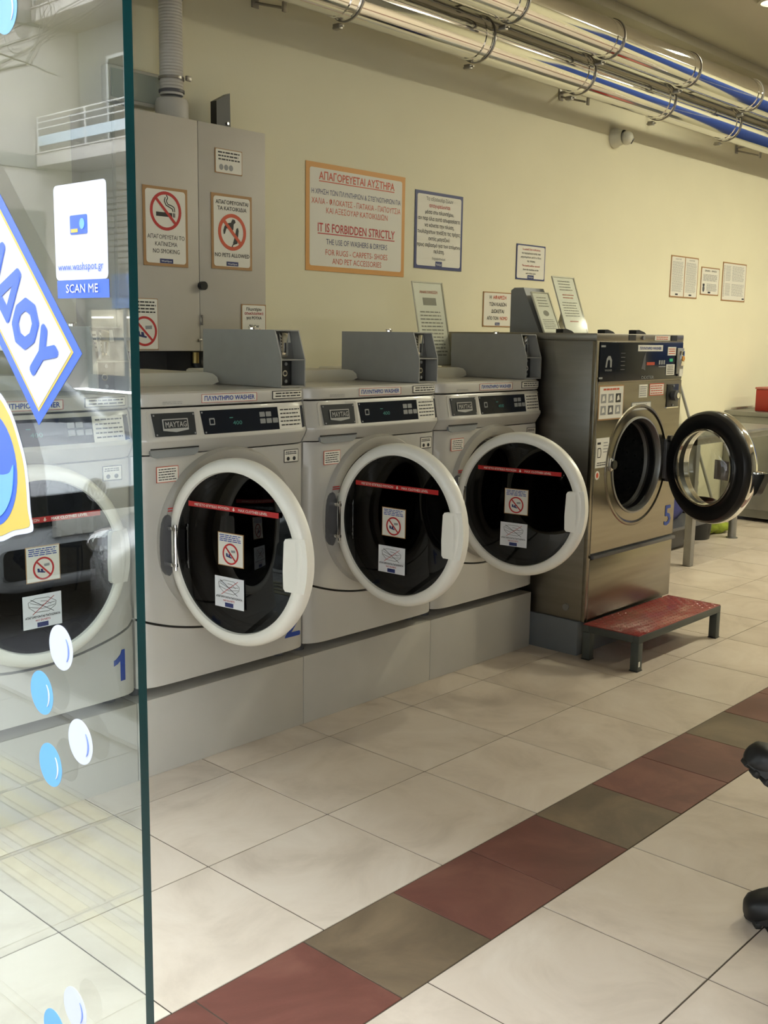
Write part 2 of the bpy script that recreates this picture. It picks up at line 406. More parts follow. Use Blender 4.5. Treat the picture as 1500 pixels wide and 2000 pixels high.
# long banner running down to a pointed end; it continues up and to the left
ax = (-1.519+1.343, 1.401-1.594); L = math.hypot(*ax); ax = (ax[0]/L, ax[1]/L)      # reading direction (dy, dz)
upv = (ax[1], -ax[0])          # perpendicular candidates
tipR = (-1.519, 1.401); tipB = (-1.417, 1.312)
def back(p, d): return (p[0]-ax[0]*d, p[1]-ax[1]*d)
def lerp(a, b, t): return (a[0]+(b[0]-a[0])*t, a[1]+(b[1]-a[1])*t)
def banner(ins, L0=.62):
    # inset the outline by ins towards the inside
    e = (tipB[0]-tipR[0], tipB[1]-tipR[1]); el = math.hypot(*e); e = (e[0]/el, e[1]/el)
    n1 = e
    a = (tipR[0]+e[0]*ins-ax[0]*ins, tipR[1]+e[1]*ins-ax[1]*ins)
    b = (tipB[0]-e[0]*ins-ax[0]*ins*.9, tipB[1]-e[1]*ins-ax[1]*ins*.9)
    return [a, b, back(b, L0), back(a, L0)]
def ban_extra(b, d):
    e = Vector((0, tipR[0]-tipB[0], tipR[1]-tipB[1])).normalized()
    exv = Vector((0, ax[0], ax[1]))
    mid = lerp(tipB, tipR, .5)
    base = Vector((GX-d, mid[0], mid[1])) - e*.029 - exv*.034
    b.use(SBLUE).text('ΕΛΛΑΔΟΥ', base, exv, e, .058, align='r', bold=.10, squash=.325)
gsticker('banner_sticker', 'long white banner sticker with blue border and blue Greek capitals', 'sticker',
         [(SBLUE, banner(0)), (SYEL, banner(.0125)), (PAPERW, banner(.016))], extra=ban_extra)
def arcpts(c, r, a0, a1, n=24): return [(c[0]+r*math.cos(math.radians(a0+(a1-a0)*i/n)), c[1]+r*math.sin(math.radians(a0+(a1-a0)*i/n))) for i in range(n+1)]
# round logo: speech-bubble outline, blue disc and pale blue wave
lw = [(-1.245, 1.345), (-1.285, 1.358), (-1.322, 1.348), (-1.345, 1.330), (-1.358, 1.314), (-1.371, 1.290), (-1.382, 1.264), (-1.387, 1.235), (-1.389, 1.200), (-1.394, 1.180), (-1.384, 1.173), (-1.346, 1.164), (-1.304, 1.150), (-1.255, 1.152), (-1.212, 1.178), (-1.188, 1.225), (-1.190, 1.285), (-1.212, 1.325)]
def smooth_outline(p, n=4):
    out = []
    for i in range(len(p)):
        a, b_, c, d = p[i-1], p[i], p[(i+1) % len(p)], p[(i+2) % len(p)]
        for k in range(n):
            t = k/n
            out.append(tuple(.5*((2*b_[q])+(-a[q]+c[q])*t+(2*a[q]-5*b_[q]+4*c[q]-d[q])*t*t+(-a[q]+3*b_[q]-3*c[q]+d[q])*t**3) for q in (0, 1)))
    return out
lw = smooth_outline(lw)
def shrink(pts, k, c=(-1.285, 1.25)): return [(c[0]+(p[0]-c[0])*k, c[1]+(p[1]-c[1])*k) for p in pts]
def logo_extra(b, d):
    b.use(SLIGHT).prism(smooth_outline([(-1.352, 1.256), (-1.343, 1.247), (-1.332, 1.243), (-1.312, 1.241), (-1.29, 1.247), (-1.268, 1.262), (-1.240, 1.266), (-1.218, 1.25), (-1.222, 1.214), (-1.25, 1.185), (-1.280, 1.179), (-1.307, 1.183), (-1.330, 1.198), (-1.346, 1.222)]), gfn(), .0006, .0017)
gsticker('logo_sticker', 'large yellow and blue round bubble emblem sticker with white outline', 'sticker',
         [(PAPERW, lw), (SYEL, shrink(lw, .93)), (SBLUE, oval(-1.285, 1.247, .075, .078, 40))], extra=logo_extra)
bub = [(-1.450, 1.036, 1, 'white bubble sticker on the glass, topmost of the lower bubbles'),
       (-1.399, 0.965, 0, 'light blue bubble sticker just below the topmost white bubble'),
       (-1.488, 0.923, 1, 'white bubble sticker third down, nearest the glass edge'),
       (-1.414, 0.871, 0, 'light blue bubble sticker fourth down, left of the white one'),
       (-1.453, 0.543, 1, 'white bubble sticker at the bottom of the glass panel'),
       (-1.398, 0.485, 0, 'light blue bubble sticker cut by the bottom edge of the photo'),
       (-1.376, 1.801, 0, 'light blue bubble sticker at the very top left of the glass')]
for cy_, cz_, wh, lab in bub:
    R_ = .0285
    def bex(b, d, cy_=cy_, cz_=cz_, wh=wh):
        o_ = arcpts((cy_-.001, cz_-.001), .0205, -45, 45); o_ = [(2*cy_-p[0], p[1]) for p in o_]
        i_ = arcpts((cy_+.003, cz_-.001), .0195, -40, 42); i_ = [(2*cy_-p[0]+.004, p[1]) for p in i_]
        n = len(o_); m_ = SLAV if wh else PAPERW
        th = [ .0026*math.sin(PI*(.12+.76*q/(n-1))) for q in range(n)]
        pts = [(p[0], p[1]) for p in o_]+[(o_[q][0]+th[q], o_[q][1]) for q in range(n-1, -1, -1)]
        b.use(m_)
        for q in range(n-1):
            b.prism([o_[q], o_[q+1], (o_[q+1][0]+th[q+1]+.0003, o_[q+1][1]), (o_[q][0]+th[q]+.0003, o_[q][1])], gfn(), .0003, .0009)
    tilt = [(cy_+.0275*math.cos(2*PI*i/40)*1.0, cz_+R_*math.sin(2*PI*i/40)*1.02) for i in range(40)]
    gsticker('bubble_sticker', lab, 'sticker', [(PAPERW if wh else SLIGHT, tilt)], group='bubble stickers on the glass panel', extra=bex)

# ------------------------------------------------------------------ signs (flat printed panels)
def sign(name, label, cat, o, w_, h_, border, bcol, base=PAPER, lines=(), draw=None, parent=None, ex=X, ez=Z, n=None, r=.012, th=.004, group=None, thin=False):
    """o = lower-left corner on the carrier surface, n = outward normal"""
    n = Vector(n) if n else Vector((0, -1, 0)); o = Vector(o); ex = Vector(ex); ez = Vector(ez)
    b = MB()
    f = lambda p, d: tuple(o+ex*p[0]+ez*p[1]+n*d)
    b.use(bcol).prism([(0, 0), (w_, 0), (w_, h_), (0, h_)], f, .0002, th)
    e = border
    b.use(base).prism(rr(e, w_-e, e, h_-e, min(r, e*1.2+.001)), f, th-.0003, th+.0006)
    d = th+.0012
    for ln in lines:      # (material, text, y fraction, cap height, max width fraction, bold, underline)
        m, t, yf, hc = ln[:4]; wm = ln[4] if len(ln) > 4 else .9; bo = ln[5] if len(ln) > 5 else .012
        b.use(m).text(t, o+ex*(w_/2)+ez*(h_*yf)+n*d, ex, ez, hc, wmax=w_*wm, bold=bo)
        if len(ln) > 6 and ln[6]:
            b.prism([(w_/2-w_*ln[6]/2, h_*yf-hc*.28), (w_/2+w_*ln[6]/2, h_*yf-hc*.28), (w_/2+w_*ln[6]/2, h_*yf-hc*.16), (w_/2-w_*ln[6]/2, h_*yf-hc*.16)], f, d-.0005, d)
    if draw: draw(b, f, d, w_, h_)
    org = tuple(o) if parent is None else (0, 0, 0)
    ob = b.build(name, origin=org, parent=parent)
    if parent is None: tag(ob, label, cat, group)
    elif label: ob['label'] = label
    return ob
def rows(b, f, d, x0, x1, z0, z1, n, m=GINK, fill=.45, rag=.12, words=True):
    """lines of very small print, drawn as word-length dashes"""
    b.use(m); st = (z1-z0)/n
    for i in range(n):
        z = z1-(i+.5)*st; x = x0+random.random()*rag*(x1-x0)*.3; xe = x1-random.random()*rag*(x1-x0)
        while x < xe-.001:
            wl_ = (x1-x0)*random.uniform(.08, .22) if words else xe-x
            b.prism([(x, z-st*fill/2), (min(x+wl_, xe), z-st*fill/2), (min(x+wl_, xe), z+st*fill/2), (x, z+st*fill/2)], f, d-.0004, d)
            x += wl_+(x1-x0)*.03
def nosign(b, f, d, cx, cz, R, m=REDI, t=.16):
    """prohibition ring with bar from upper left to lower right"""
    b.use(m); n = 40
    for i in range(n):
        a0_, a1_ = 2*PI*i/n, 2*PI*(i+1)/n
        b.prism([(cx+R*math.cos(a), cz+R*math.sin(a)) for a in (a0_, a1_)]+[(cx+R*(1-t)*math.cos(a), cz+R*(1-t)*math.sin(a)) for a in (a1_, a0_)], f, d-.0004, d+.0004)
    q = R*(1-t*.6); s2 = math.sqrt(.5); hw = R*t*.48
    b.prism([(cx-q*s2-hw*s2, cz+q*s2-hw*s2), (cx+q*s2-hw*s2, cz-q*s2-hw*s2), (cx+q*s2+hw*s2, cz-q*s2+hw*s2), (cx-q*s2+hw*s2, cz+q*s2+hw*s2)], f, d+.0002, d+.0005)
def shoes_icon(b, f, d, cx, cz, k):
    b.use(NAVY)
    for dx, dz in ((-.42, -.30), (-.12, -.36)):
        b.prism([(cx+(dx+p[0])*k, cz+(dz+p[1])*k) for p in ((-.12, .0), (.0, -.02), (.24, -.06), (.28, .03), (.10, .09), (.04, .30), (-.14, .32))], f, d-.0003, d)
    b.use(MGREY)
    b.prism([(cx+p[0]*k, cz+p[1]*k) for p in ((.08, .12), (.55, .14), (.55, .36), (.05, .33))], f, d-.0003, d)
def ringlet(b, f, d, pts, wd):
    for i in range(len(pts)-1):
        (x0_, z0_), (x1_, z1_) = pts[i], pts[i+1]; l = math.hypot(x1_-x0_, z1_-z0_) or 1; nx, nz = -(z1_-z0_)/l*wd/2, (x1_-x0_)/l*wd/2
        b.prism([(x0_-nx, z0_-nz), (x1_-nx, z1_-nz), (x1_+nx, z1_+nz), (x0_+nx, z0_+nz)], f, d-.0003, d)
def logo_chip(b, f, d, cx, cz, w_, h_):
    b.use(NAVY).prism([(cx-w_/2, cz-h_/2), (cx+w_/2, cz-h_/2), (cx+w_/2, cz+h_/2), (cx-w_/2, cz+h_/2)], f, d-.0004, d)
    o0 = Vector(f((cx, cz-h_*.22), d+.0004)); e1 = (Vector(f((cx+1, cz), d))-Vector(f((cx, cz), d))); e2 = (Vector(f((cx, cz+1), d))-Vector(f((cx, cz), d)))
    b.use(LABELW).text('WashSpot', o0, e1, e2, h_*.42, squash=w_*.8, bold=.01)

# wall signs
sign('notice_sign', 'large ochre framed notice forbidding rugs, carpets and shoes in the machines', 'sign', (1.899, WY, 1.726), .701, .502, .024, ORANGE, lines=[
    (ORI, 'ΑΠΑΓΟΡΕΥΕΤΑΙ ΑΥΣΤΗΡΑ', .850, .036, .76, .03, .76),
    (NAVY, 'Η ΧΡΗΣΗ ΤΩΝ ΠΛΥΝΤΗΡΙΩΝ & ΣΤΕΓΝΩΤΗΡΙΩΝ ΓΙΑ', .715, .0235, .90, .01),
    (ORI, 'ΧΑΛΙΑ - ΦΛΟΚΑΤΕΣ - ΠΑΤΑΚΙΑ - ΠΑΠΟΥΤΣΙΑ', .625, .027, .90, .01),
    (ORI, 'ΚΑΙ ΑΞΕΣΟΥΑΡ ΚΑΤΟΙΚΙΔΙΩΝ', .545, .027, .62, .01),
    (REDI, 'IT IS FORBIDDEN STRICTLY', .370, .040, .78, .03, .78),
    (NAVY, 'THE USE OF WASHERS & DRYERS', .255, .026, .62, .01),
    (ORI, 'FOR RUGS - CARPETS- SHOES', .155, .027, .63, .01),
    (ORI, 'AND PET ACCESSORIES', .075, .027, .50, .01)])
sign('pet_hair_sign', 'navy framed Greek notice on pet accessories beside the large ochre notice', 'sign', (2.682, WY, 1.779), .398, .400, .016, NAVY, lines=[
    (INK, 'Τα αξεσουάρ ζώων', .885, .019, .56, .012), (REDI, 'απαγορεύονται', .80, .019, .44, .03), (INK, 'μέσα στο πλυντήριο,', .715, .019, .60, .03),
    (INK, 'αν παρ όλα αυτά αποφασίσετε', .63, .019, .88, .03), (INK, 'να κάνετε την πλύση,', .545, .019, .62, .03), (INK, 'τουλάχιστον τινάξτε τις τρίχες', .46, .019, .90, .03),
    (INK, 'εκτός μαγαζιού', .375, .019, .44, .03), (INK, 'προς σεβασμό για τον επόμενο', .29, .019, .90, .03), (INK, 'πελάτη.', .21, .019, .22, .03), (INK, 'Ευχαριστούμε', .125, .013, .28, 0.0)],
    draw=lambda b, f, d, w_, h_: logo_chip(b, f, d, w_/2, h_*.068, .055, .03))
sign('washing_rules_sign', 'small navy framed notice above the clear holders on the steel washer', 'sign', (3.594, WY, 1.763), .296, .205, .008, NAVY, lines=[
    (REDI, 'Το μαγαζί δεν ευθύνεται', .84, .011, .72, .02), (INK, 'να παραμένουν εντός των', .73, .011, .66, .02), (INK, 'μηχανημάτων μετά το τέλος', .62, .011, .72, .02), (INK, 'της πλύσης', .51, .011, .30, .02),
    (REDI, 'The laundry will be removed', .38, .011, .80, .02), (INK, 'from the machines at the', .27, .011, .84, .02), (INK, 'end of the cycle', .165, .011, .55, .02)],
    draw=lambda b, f, d, w_, h_: logo_chip(b, f, d, w_/2, h_*.085, .065, .022))
sign('bin_removal_sign', 'small brown framed Greek notice about basket removal above the washer row', 'sign', (3.288, WY, 1.482), .274, .198, .006, BROWNB, lines=[
    (INK, 'ΤΩΝ ΚΑΔΩΝ', .60, .020, .60, .03), (INK, 'ΔΙΩΚΕΤΑΙ', .40, .020, .50, .03),
    ],
    draw=lambda b, f, d, w_, h_: (logo_chip(b, f, d, w_/2, h_*.085, .045, .016),
        b.use(INK).text('Η', f((w_*.24, h_*.80), d), X, Z, .020, squash=.015, bold=.03), b.use(ORI).text('ΑΦΑΙΡΕΣΗ', f((w_*.56, h_*.80), d), X, Z, .020, squash=.125, bold=.03),
        b.use(INK).text('ΑΠΟ ΤΟΝ', f((w_*.33, h_*.20), d), X, Z, .020, squash=.108, bold=.03), b.use(ORI).text('ΝΟΜΟ', f((w_*.72, h_*.20), d), X, Z, .020, squash=.072, bold=.03)))
def two_pages(b, f, d, w_, h_):
    b.use(BROWNB).prism([(w_/2-.006, .006), (w_/2+.006, .006), (w_/2+.006, h_-.006), (w_/2-.006, h_-.006)], f, d-.001, d-.0004)
    for x0 in (.02, w_/2+.02):
        b.use(INK).text('ΟΔΗΓΙΕΣ', Vector(f((x0+.085, h_-.028), d)), X, Z, .008, squash=.09)
        rows(b, f, d, x0, x0+.165, .04, h_-.04, 26, fill=.38); b.use(INK).prism([(x0+.06, .017), (x0+.10, .017), (x0+.10, .028), (x0+.06, .028)], f, d-.0004, d)
sign('instruction_sheets', 'pair of printed instruction sheets in one brown frame on the far wall', 'sign', (5.469, WY, 1.725), .417, .295, .009, BROWNB, draw=two_pages)
def one_page(b, f, d, w_, h_):
    b.use(INK).text('ΩΡΑΡΙΟ - ΧΡΗΣΗ', Vector(f((w_/2, h_*.84), d)), X, Z, .012, squash=.19, bold=.03)
    rows(b, f, d, .03, w_-.03, h_*.50, h_*.75, 8, fill=.5, m=GINK); rows(b, f, d, .09, w_-.03, h_*.14, h_*.42, 8, fill=.5)
    b.use(INK).prism([(.03, h_*.32), (.06, h_*.32), (.06, h_*.40), (.03, h_*.40)], f, d-.0004, d)
    b.use(DGREY).prism(oval(.045, h_*.22, .017, .024, 16), f, d-.0004, d); b.use(INK).prism([(.12, .014), (.16, .014), (.16, .026), (.12, .026)], f, d-.0004, d)
sign('opening_hours_sheet', 'small brown framed printed sheet, middle one of the three on the far wall', 'sign', (5.940, WY, 1.759), .299, .205, .008, BROWNB, draw=one_page)
def form_page(b, f, d, w_, h_):
    for x0, x1 in ((.05, .14), (.16, .38)):
        rows(b, f, d, x0, x1, .04, h_*.46, 10, fill=.35); rows(b, f, d, x0, x1, h_*.52, h_*.92, 12, fill=.35)
    rows(b, f, d, .018, .035, .03, h_*.92, 26, fill=.3, m=INK); b.use(INK).prism([(.36, .018), (.40, .018), (.40, .028), (.36, .028)], f, d-.0004, d)
sign('price_table_sheet', 'brown framed printed table sheet, rightmost of the three on the far wall', 'sign', (6.294, WY, 1.726), .415, .294, .009, BROWNB, draw=form_page)

# ------------------------------------------------------------------ wall cabinet
CF = 0.90
cab = thing('wall_cabinet', 'tall cream two door wall cabinet above the left washers', 'cabinet', (1.04, WY, 1.35))
CO = cab.location[:]
MB().box((.66, CF+.022, 1.35), (1.39, WY-.001, 2.245), .003).build('body', CABW, cab, CO)
dl = MB().box((.661, CF, 1.352), (1.0385, CF+.02, 2.243), .002).build('door', CABW, cab, CO)
dr = MB().box((1.0415, CF, 1.352), (1.389, CF+.02, 2.243), .002).build('door', CABW, cab, CO)
MB().cyl((1.047, CF+.002, 1.61), (1.047, CF-.022, 1.61), .017, 20).build('lock_knob', BLACK, dr, CO)
MB().box((1.043, CF-.006, 1.455), (1.055, CF+.001, 1.465), .001).box((1.043, CF-.006, 1.485), (1.055, CF+.001, 1.495), .001).box((1.046, CF-.010, 1.455), (1.050, CF-.004, 1.495)).build('latch', BRACK, dl, CO)
MB().box((1.028, CF-.006, 1.39), (1.045, CF+.001, 1.40), .001).build('latch', BRACK, dl, CO)
def smoke_draw(b, f, d, w_, h_):
    cx, cz, R = w_/2, h_*.70, .073
    b.use(INK).prism([(cx-.045, cz-.021), (cx+.030, cz-.021), (cx+.030, cz-.005), (cx-.045, cz-.005)], f, d-.0004, d)
    for xx in (.034, .040): b.prism([(cx+xx, cz-.021), (cx+xx+.0035, cz-.021), (cx+xx+.0035, cz-.005), (cx+xx, cz-.005)], f, d-.0004, d)
    ringlet(b, f, d, [(cx+.042, cz+.000), (cx+.040, cz+.016), (cx+.028, cz+.022), (cx+.010, cz+.026), (cx+.003, cz+.038), (cx+.010, cz+.050), (cx+.004, cz+.060)], .004)
    ringlet(b, f, d, [(cx+.034, cz+.000), (cx+.032, cz+.010), (cx+.020, cz+.015), (cx+.002, cz+.022), (cx-.006, cz+.038), (cx-.001, cz+.052)], .004)
    nosign(b, f, d, cx, cz, R)
    logo_chip(b, f, d, w_/2, h_*.067, .062, .017)
def cabsign(name, label, o, w_, h_, bd, bc, **kw):
    s_ = sign(name, label, 'sign', o, w_, h_, bd, bc, **kw); return s_
cabsign('no_smoking_sign', 'brown framed no smoking sign on the left cabinet door', (.774, CF, 1.677), .208, .297, .011, BROWNB, lines=[
    (INK, 'ΑΠΑΓΟΡΕΥΕΤΑΙ ΤΟ', .345, .016, .84, .01), (INK, 'ΚΑΠΝΙΣΜΑ', .255, .016, .5, .01), (INK, 'NO SMOKING', .165, .016, .6, .01)], draw=smoke_draw)
def pets_draw(b, f, d, w_, h_):
    cx, cz, R = w_/2, h_*.50, .073; b.use(INK)
    b.prism([(cx+p[0]*.001, cz+p[1]*.001) for p in ((-46, 5), (-40, 22), (-24, 34), (-6, 38), (2, 52), (14, 50), (18, 40), (8, 32), (6, 12), (-4, -2), (-10, 12), (-30, 14), (-38, -8), (-44, -10))], f, d-.0004, d)
    b.prism([(cx+p[0]*.001, cz+p[1]*.001) for p in ((22, 16), (30, 20), (34, 8), (30, -20), (26, -44), (6, -50), (4, -42), (12, -20))], f, d-.0004, d)
    ringlet(b, f, d, [(cx+.006, cz-.046), (cx-.002, cz-.058), (cx+.016, cz-.062)], .004)
    nosign(b, f, d, cx, cz, R, m=ORI, t=.2); logo_chip(b, f, d, w_/2, h_*.075, .062, .017)
cabsign('no_pets_sign', 'brown framed no pets allowed sign on the right cabinet door', (1.100, CF, 1.682), .211, .297, .011, BROWNB, lines=[
    (INK, 'ΑΠΑΓΟΡΕΥΟΝΤΑΙ', .865, .015, .80, .03), (INK, 'ΤΑ ΚΑΤΟΙΚΙΔΙΑ', .785, .015, .72, .03), (INK, 'NO PETS ALLOWED', .165, .015, .85, .03)], draw=pets_draw)
def coin_draw(b, f, d, w_, h_):
    rows(b, f, d, .012, w_-.012, h_*.5, h_*.92, 3, m=INK, fill=.42)
    for i in range(3): b.use(MGREY).prism(oval(.030+.025*i, h_*.25, .0105, .0115, 16), f, d-.0004, d); b.use(GINK).prism(oval(.030+.025*i, h_*.25, .006, .007, 12), f, d, d+.0004)
cabsign('coins_notice', 'small framed notice with three coins near the cabinet top', (1.122, CF, 2.058), .139, .095, .003, BROWNB, draw=coin_draw)
def shoes_draw(b, f, d, w_, h_):
    rows(b, f, d, .008, w_-.008, h_*.70, h_*.96, 4, m=INK, fill=.42); shoes_icon(b, f, d, w_/2, h_*.36, .062); nosign(b, f, d, w_/2, h_*.36, .057)
cabsign('no_shoes_sign', 'framed no shoes sign low on the left cabinet door beside the glass edge', (.706, CF, 1.357), .127, .195, .0025, BROWNB, draw=shoes_draw)
cabsign('clothes_only_sign', 'small framed clothes only notice behind the coin box at the cabinet corner', (1.253, CF, 1.358), .133, .187, .004, BROWNB, lines=[
    (INK, 'Πλυντήριο', .86, .012, .62, .02), (REDI, 'αποκλειστικά', .77, .012, .78, .02), (INK, 'για ΡΟΥΧΑ', .67, .012, .62, .03), (INK, 'Washer', .49, .012, .42, .03), (REDI, 'exclusively for', .40, .012, .85, .03), (INK, 'CLOTHES', .28, .012, .5, .03)])
# pipes and a service panel in the gap under the cabinet
sp_ = thing('service_panel', 'grey service panel with hoses in the gap under the wall cabinet', 'panel', (1.0, WY, 1.0))
MB().box((.62, 1.10, 1.0), (1.02, WY-.001, 1.345), .003).box((1.03, 1.12, 1.0), (1.38, WY-.001, 1.345), .003).build('cover', DGREY, sp_, sp_.location)
MB().tube([(.80, 1.02, 1.345), (.80, 1.02, 1.2), (.815, 1.03, 1.0)], .020, 12).build('hose', NAVY, sp_, sp_.location)
MB().tube([(1.10, 1.0, 1.345), (1.10, 1.0, 1.30), (1.13, .98, 1.24), (1.16, 1.0, 1.0)], .028, 12).build('hose', BLACK, sp_, sp_.location)
MB().cyl((1.085, .99, 1.30), (1.085, .99, 1.345), .016, 12).build('brass_fitting', mat('brass', (.45, .33, .12), .35, metal=.9, noise=.1), sp_, sp_.location)
# things above the cabinet
dev = thing('emergency_light', 'pale rectangular emergency light box on the wall left of the white pipe', 'light fitting', (.96, WY, 2.32))
MB().box((.80, WY-.05, 2.315), (1.058, WY-.001, 2.452), .01).build('housing', CREAM, dev, dev.location)
MB().box((.815, WY-.056, 2.33), (1.043, WY-.049, 2.437), .006).build('diffuser', mat('pale_green_diffuser', (.42, .46, .38), .35, noise=.02), dev, dev.location)
pp = thing('flue_pipe', 'white ribbed vertical pipe rising from the cabinet top', 'pipe', (1.05, 1.078, 2.245))
prf = []
z = 2.36
while z < 3.386: prf += [(.0455, z-2.245), (.0475, z-2.245+.006)]; z += .012
MB().lathe(prf, (1.05, 1.078, 2.245), 'z', 32).build('flexible_hose', PVC, pp, pp.location)
MB().lathe([(.060, 0), (.066, .004), (.066, .085), (.060, .10), (.048, .104)], (1.05, 1.078, 2.245), 'z', 32).build('coupling', PVC, pp, pp.location)
for zc in (2.375, 2.425, 2.73): MB().lathe([(.049, -.006), (.0515, -.005), (.0515, .005), (.049, .006)], (1.05, 1.078, zc), 'z', 32).build('hose_clamp', BRACK if zc != 2.375 else DGREY, pp, pp.location)
MB().box((1.08, 1.018, 2.415), (1.105, 1.028, 2.435), .002).build('screw', BRACK, pp, pp.location)
rb = thing('router_box', 'small black angled box standing on the cabinet top', 'box', (1.33, 1.12, 2.245))
MB().prism([(1.295, 2.245), (1.37, 2.245), (1.367, 2.425), (1.295, 2.385)], lambda p, d: (p[0], d, p[1]), 1.10, 1.14).build('case', BLACK, rb, rb.location, fixn=True)
MB().cyl((1.352, 1.10, 2.30), (1.352, 1.094, 2.30), .006, 12).build('button', CHROME, rb, rb.location)

# wall camera
sec = thing('security_camera', 'white dome security camera on the wall under the steel ducts', 'camera', (4.62, WY, 2.70))
MB().lathe([(.0, 0), (.062, 0), (.062, -.018), (.052, -.034), (.044, -.075)], (4.62, WY-.001, 2.70), 'y', 40).build('base', CREAM, sec, sec.location, fixn=True)
bl = MB(); bl.M = Matrix.Translation((4.635, WY-.085, 2.695)) @ Matrix.Rotation(math.radians(35), 4, 'Z') @ Matrix.Rotation(math.radians(28), 4, 'X')
bl.lathe([(.044*math.sin(t), -.044*math.cos(t)) for t in [PI*i/14 for i in range(2, 15)]], (0, 0, 0), 'y', 32).build('eyeball', CREAM, sec, sec.location)
bl2 = MB(); bl2.M = bl.M; bl2.lathe([(.0, -.046), (.017, -.046), (.021, -.040)], (0, 0, 0), 'y', 24).build('lens', BLACK, sec, sec.location)

# ------------------------------------------------------------------ steel exhaust ducts
def duct(label, y, z, r, xs, name='exhaust_duct'):
    t = thing(name, label, 'duct', (4.0, y, z), group=None)
    MB().lathe([(r, -4.95), (r, 4.9)], (4.0, y, z), 'x', 64).build('pipe', DUCT, t, t.location)
    for x in xs:
        MB().lathe([(r, -.035), (r+.004, -.030), (r+.004, -.022), (r+.001, -.018), (r+.001, .018), (r+.004, .022), (r+.004, .030), (r, .035)], (x, y, z), 'x', 48).build('joint_collar', DUCT, t, t.location)
        cl = MB().lathe([(r+.003, -.004), (r+.009, -.004), (r+.009, .004), (r+.003, .004)], (x+.035, y, z), 'x', 48, closed=True)
        cl.box((x+.022, y+r*.55-.02, z-r-.030), (x+.048, y+r*.55+.02, z-r-.006), .003).cyl((x+.035, y+r*.55-.035, z-r-.019), (x+.035, y+r*.55+.03, z-r-.019), .004, 8)
        c_ = cl.build('clamp', BRACK, t, t.location)
    return t
dA = duct('polished steel exhaust duct nearest the wall, lower of the pair', .90, 2.892, .105, [x*.93+1.83-.93*3 for x in range(0, 11)])
for xb in (3.97+.0, 6.37, 1.57):
    b = MB().box((xb, WY-.008, 2.83), (xb+.04, WY-.003, 2.93), .001).box((xb+.01, .93, 2.868), (xb+.03, WY-.004, 2.880), .001).box((xb+.01, 1.0, 2.78), (xb+.03, 1.01, 2.88), .001).cyl((xb+.02, WY-.01, 2.85), (xb+.02, 1.02, 2.80), .006, 8)
    b.build('wall_bracket', BRACK, dA, dA.location)
dB = duct('polished steel exhaust duct farther from the wall, upper of the pair', .65, 3.015, .096, [x*.875+2.705-.875*4 for x in range(0, 12)])
t = thing('conduit', 'thin grey conduit running between the two steel ducts', 'conduit', (4, .80, 3.0))
MB().cyl((-.95, .83, 2.985+.02), (8.95, .83, 2.985+.02), .014, 12).build('tube', STEELD, t, t.location)
for i in range(8):
    MB().box((.2+i*1.2, .80, 3.0), (.225+i*1.2, .86, 3.03), .003).cyl((.21+i*1.2, .83, 3.005), (.21+i*1.2, 1.199, 3.005), .005, 6).build('clip', BRACK, t, t.location)

# ------------------------------------------------------------------ front-loading washers
F0 = .130
def bow(x): t_ = min(1, abs(x)/.357); return .003*t_*t_+.032*t_**14
def seam(x): t_ = min(1, abs(x)/.357); return .462+.070*t_*t_
def holed_panel(b, x0, x1, zlo, zhi, yf, yb, cx, cz, R, n=96, rings=6):
    """front sheet with a round hole; zlo(x)/zhi(x) edges; yf(x) front surface"""
    angs = [2*PI*i/n for i in range(n)]
    for (qx, qz) in ((x0, zlo(x0)), (x1, zlo(x1)), (x1, zhi(x1)), (x0, zhi(x0))):
        a = math.atan2(qz-cz, qx-cx) % (2*PI); j = min(range(n), key=lambda i: abs(angs[i]-a)); angs[j] = a
    outer = []
    for a in angs:
        dx, dz = math.cos(a), math.sin(a)
        tx = (x1-cx)/dx if dx > 1e-9 else (x0-cx)/dx if dx < -1e-9 else 1e9
        t_ = min(tx, 2.0)
        if abs(dz) > 1e-9:
            for it in range(12):
                xx = min(x1, max(x0, cx+dx*t_)); t_ = min(tx, ((zhi(xx) if dz > 0 else zlo(xx))-cz)/dz)
        outer.append((cx+dx*t_, cz+dz*t_))
    vs = []
    for k in range(rings+1):
        for i, a in enumerate(angs):
            f_ = k/rings
            px = (cx+R*math.cos(a))*(1-f_)+outer[i][0]*f_; pz = (cz+R*math.sin(a))*(1-f_)+outer[i][1]*f_
            vs.append((px, yf(px), pz))
    m_ = len(angs)
    fs = [(k*m_+i, k*m_+(i+1) % m_, (k+1)*m_+(i+1) % m_, (k+1)*m_+i) for k in range(rings) for i in range(m_)]
    base = len(vs)
    vs += [(p[0], yb, p[1]) for p in outer]+[(cx+R*math.cos(a), yb, cz+R*math.sin(a)) for a in angs]
    fs += [(rings*m_+i, rings*m_+(i+1) % m_, base+(i+1) % m_, base+i) for i in range(m_)]
    fs += [(base+m_+i, base+m_+(i+1) % m_, (i+1) % m_, i) for i in range(m_)]
    b.add(vs, fs)
def curved_strip(b, x0, x1, prof, n=28, ybk=.19, cap=True):
    """extrude a (y offset, z) profile along x following the bowed front; z may be a function of x"""
    vs = []; m_ = len(prof)
    for i in range(n+1):
        t_ = i/n; x = x0+(x1-x0)*(.5-.5*math.cos(PI*t_))
        for (yy, zz) in prof:
            z_ = zz(x) if callable(zz) else zz
            vs.append((x, yy if yy > .165 else F0+yy+bow(x) if abs(yy) < .1 else yy, z_))
    fs = [(i*m_+j, (i+1)*m_+j, (i+1)*m_+(j+1) % m_, i*m_+(j+1) % m_) for i in range(n) for j in range(m_)]
    fs += [tuple(range(m_-1, -1, -1)), tuple(n*m_+j for j in range(m_))]
    b.add(vs, fs)

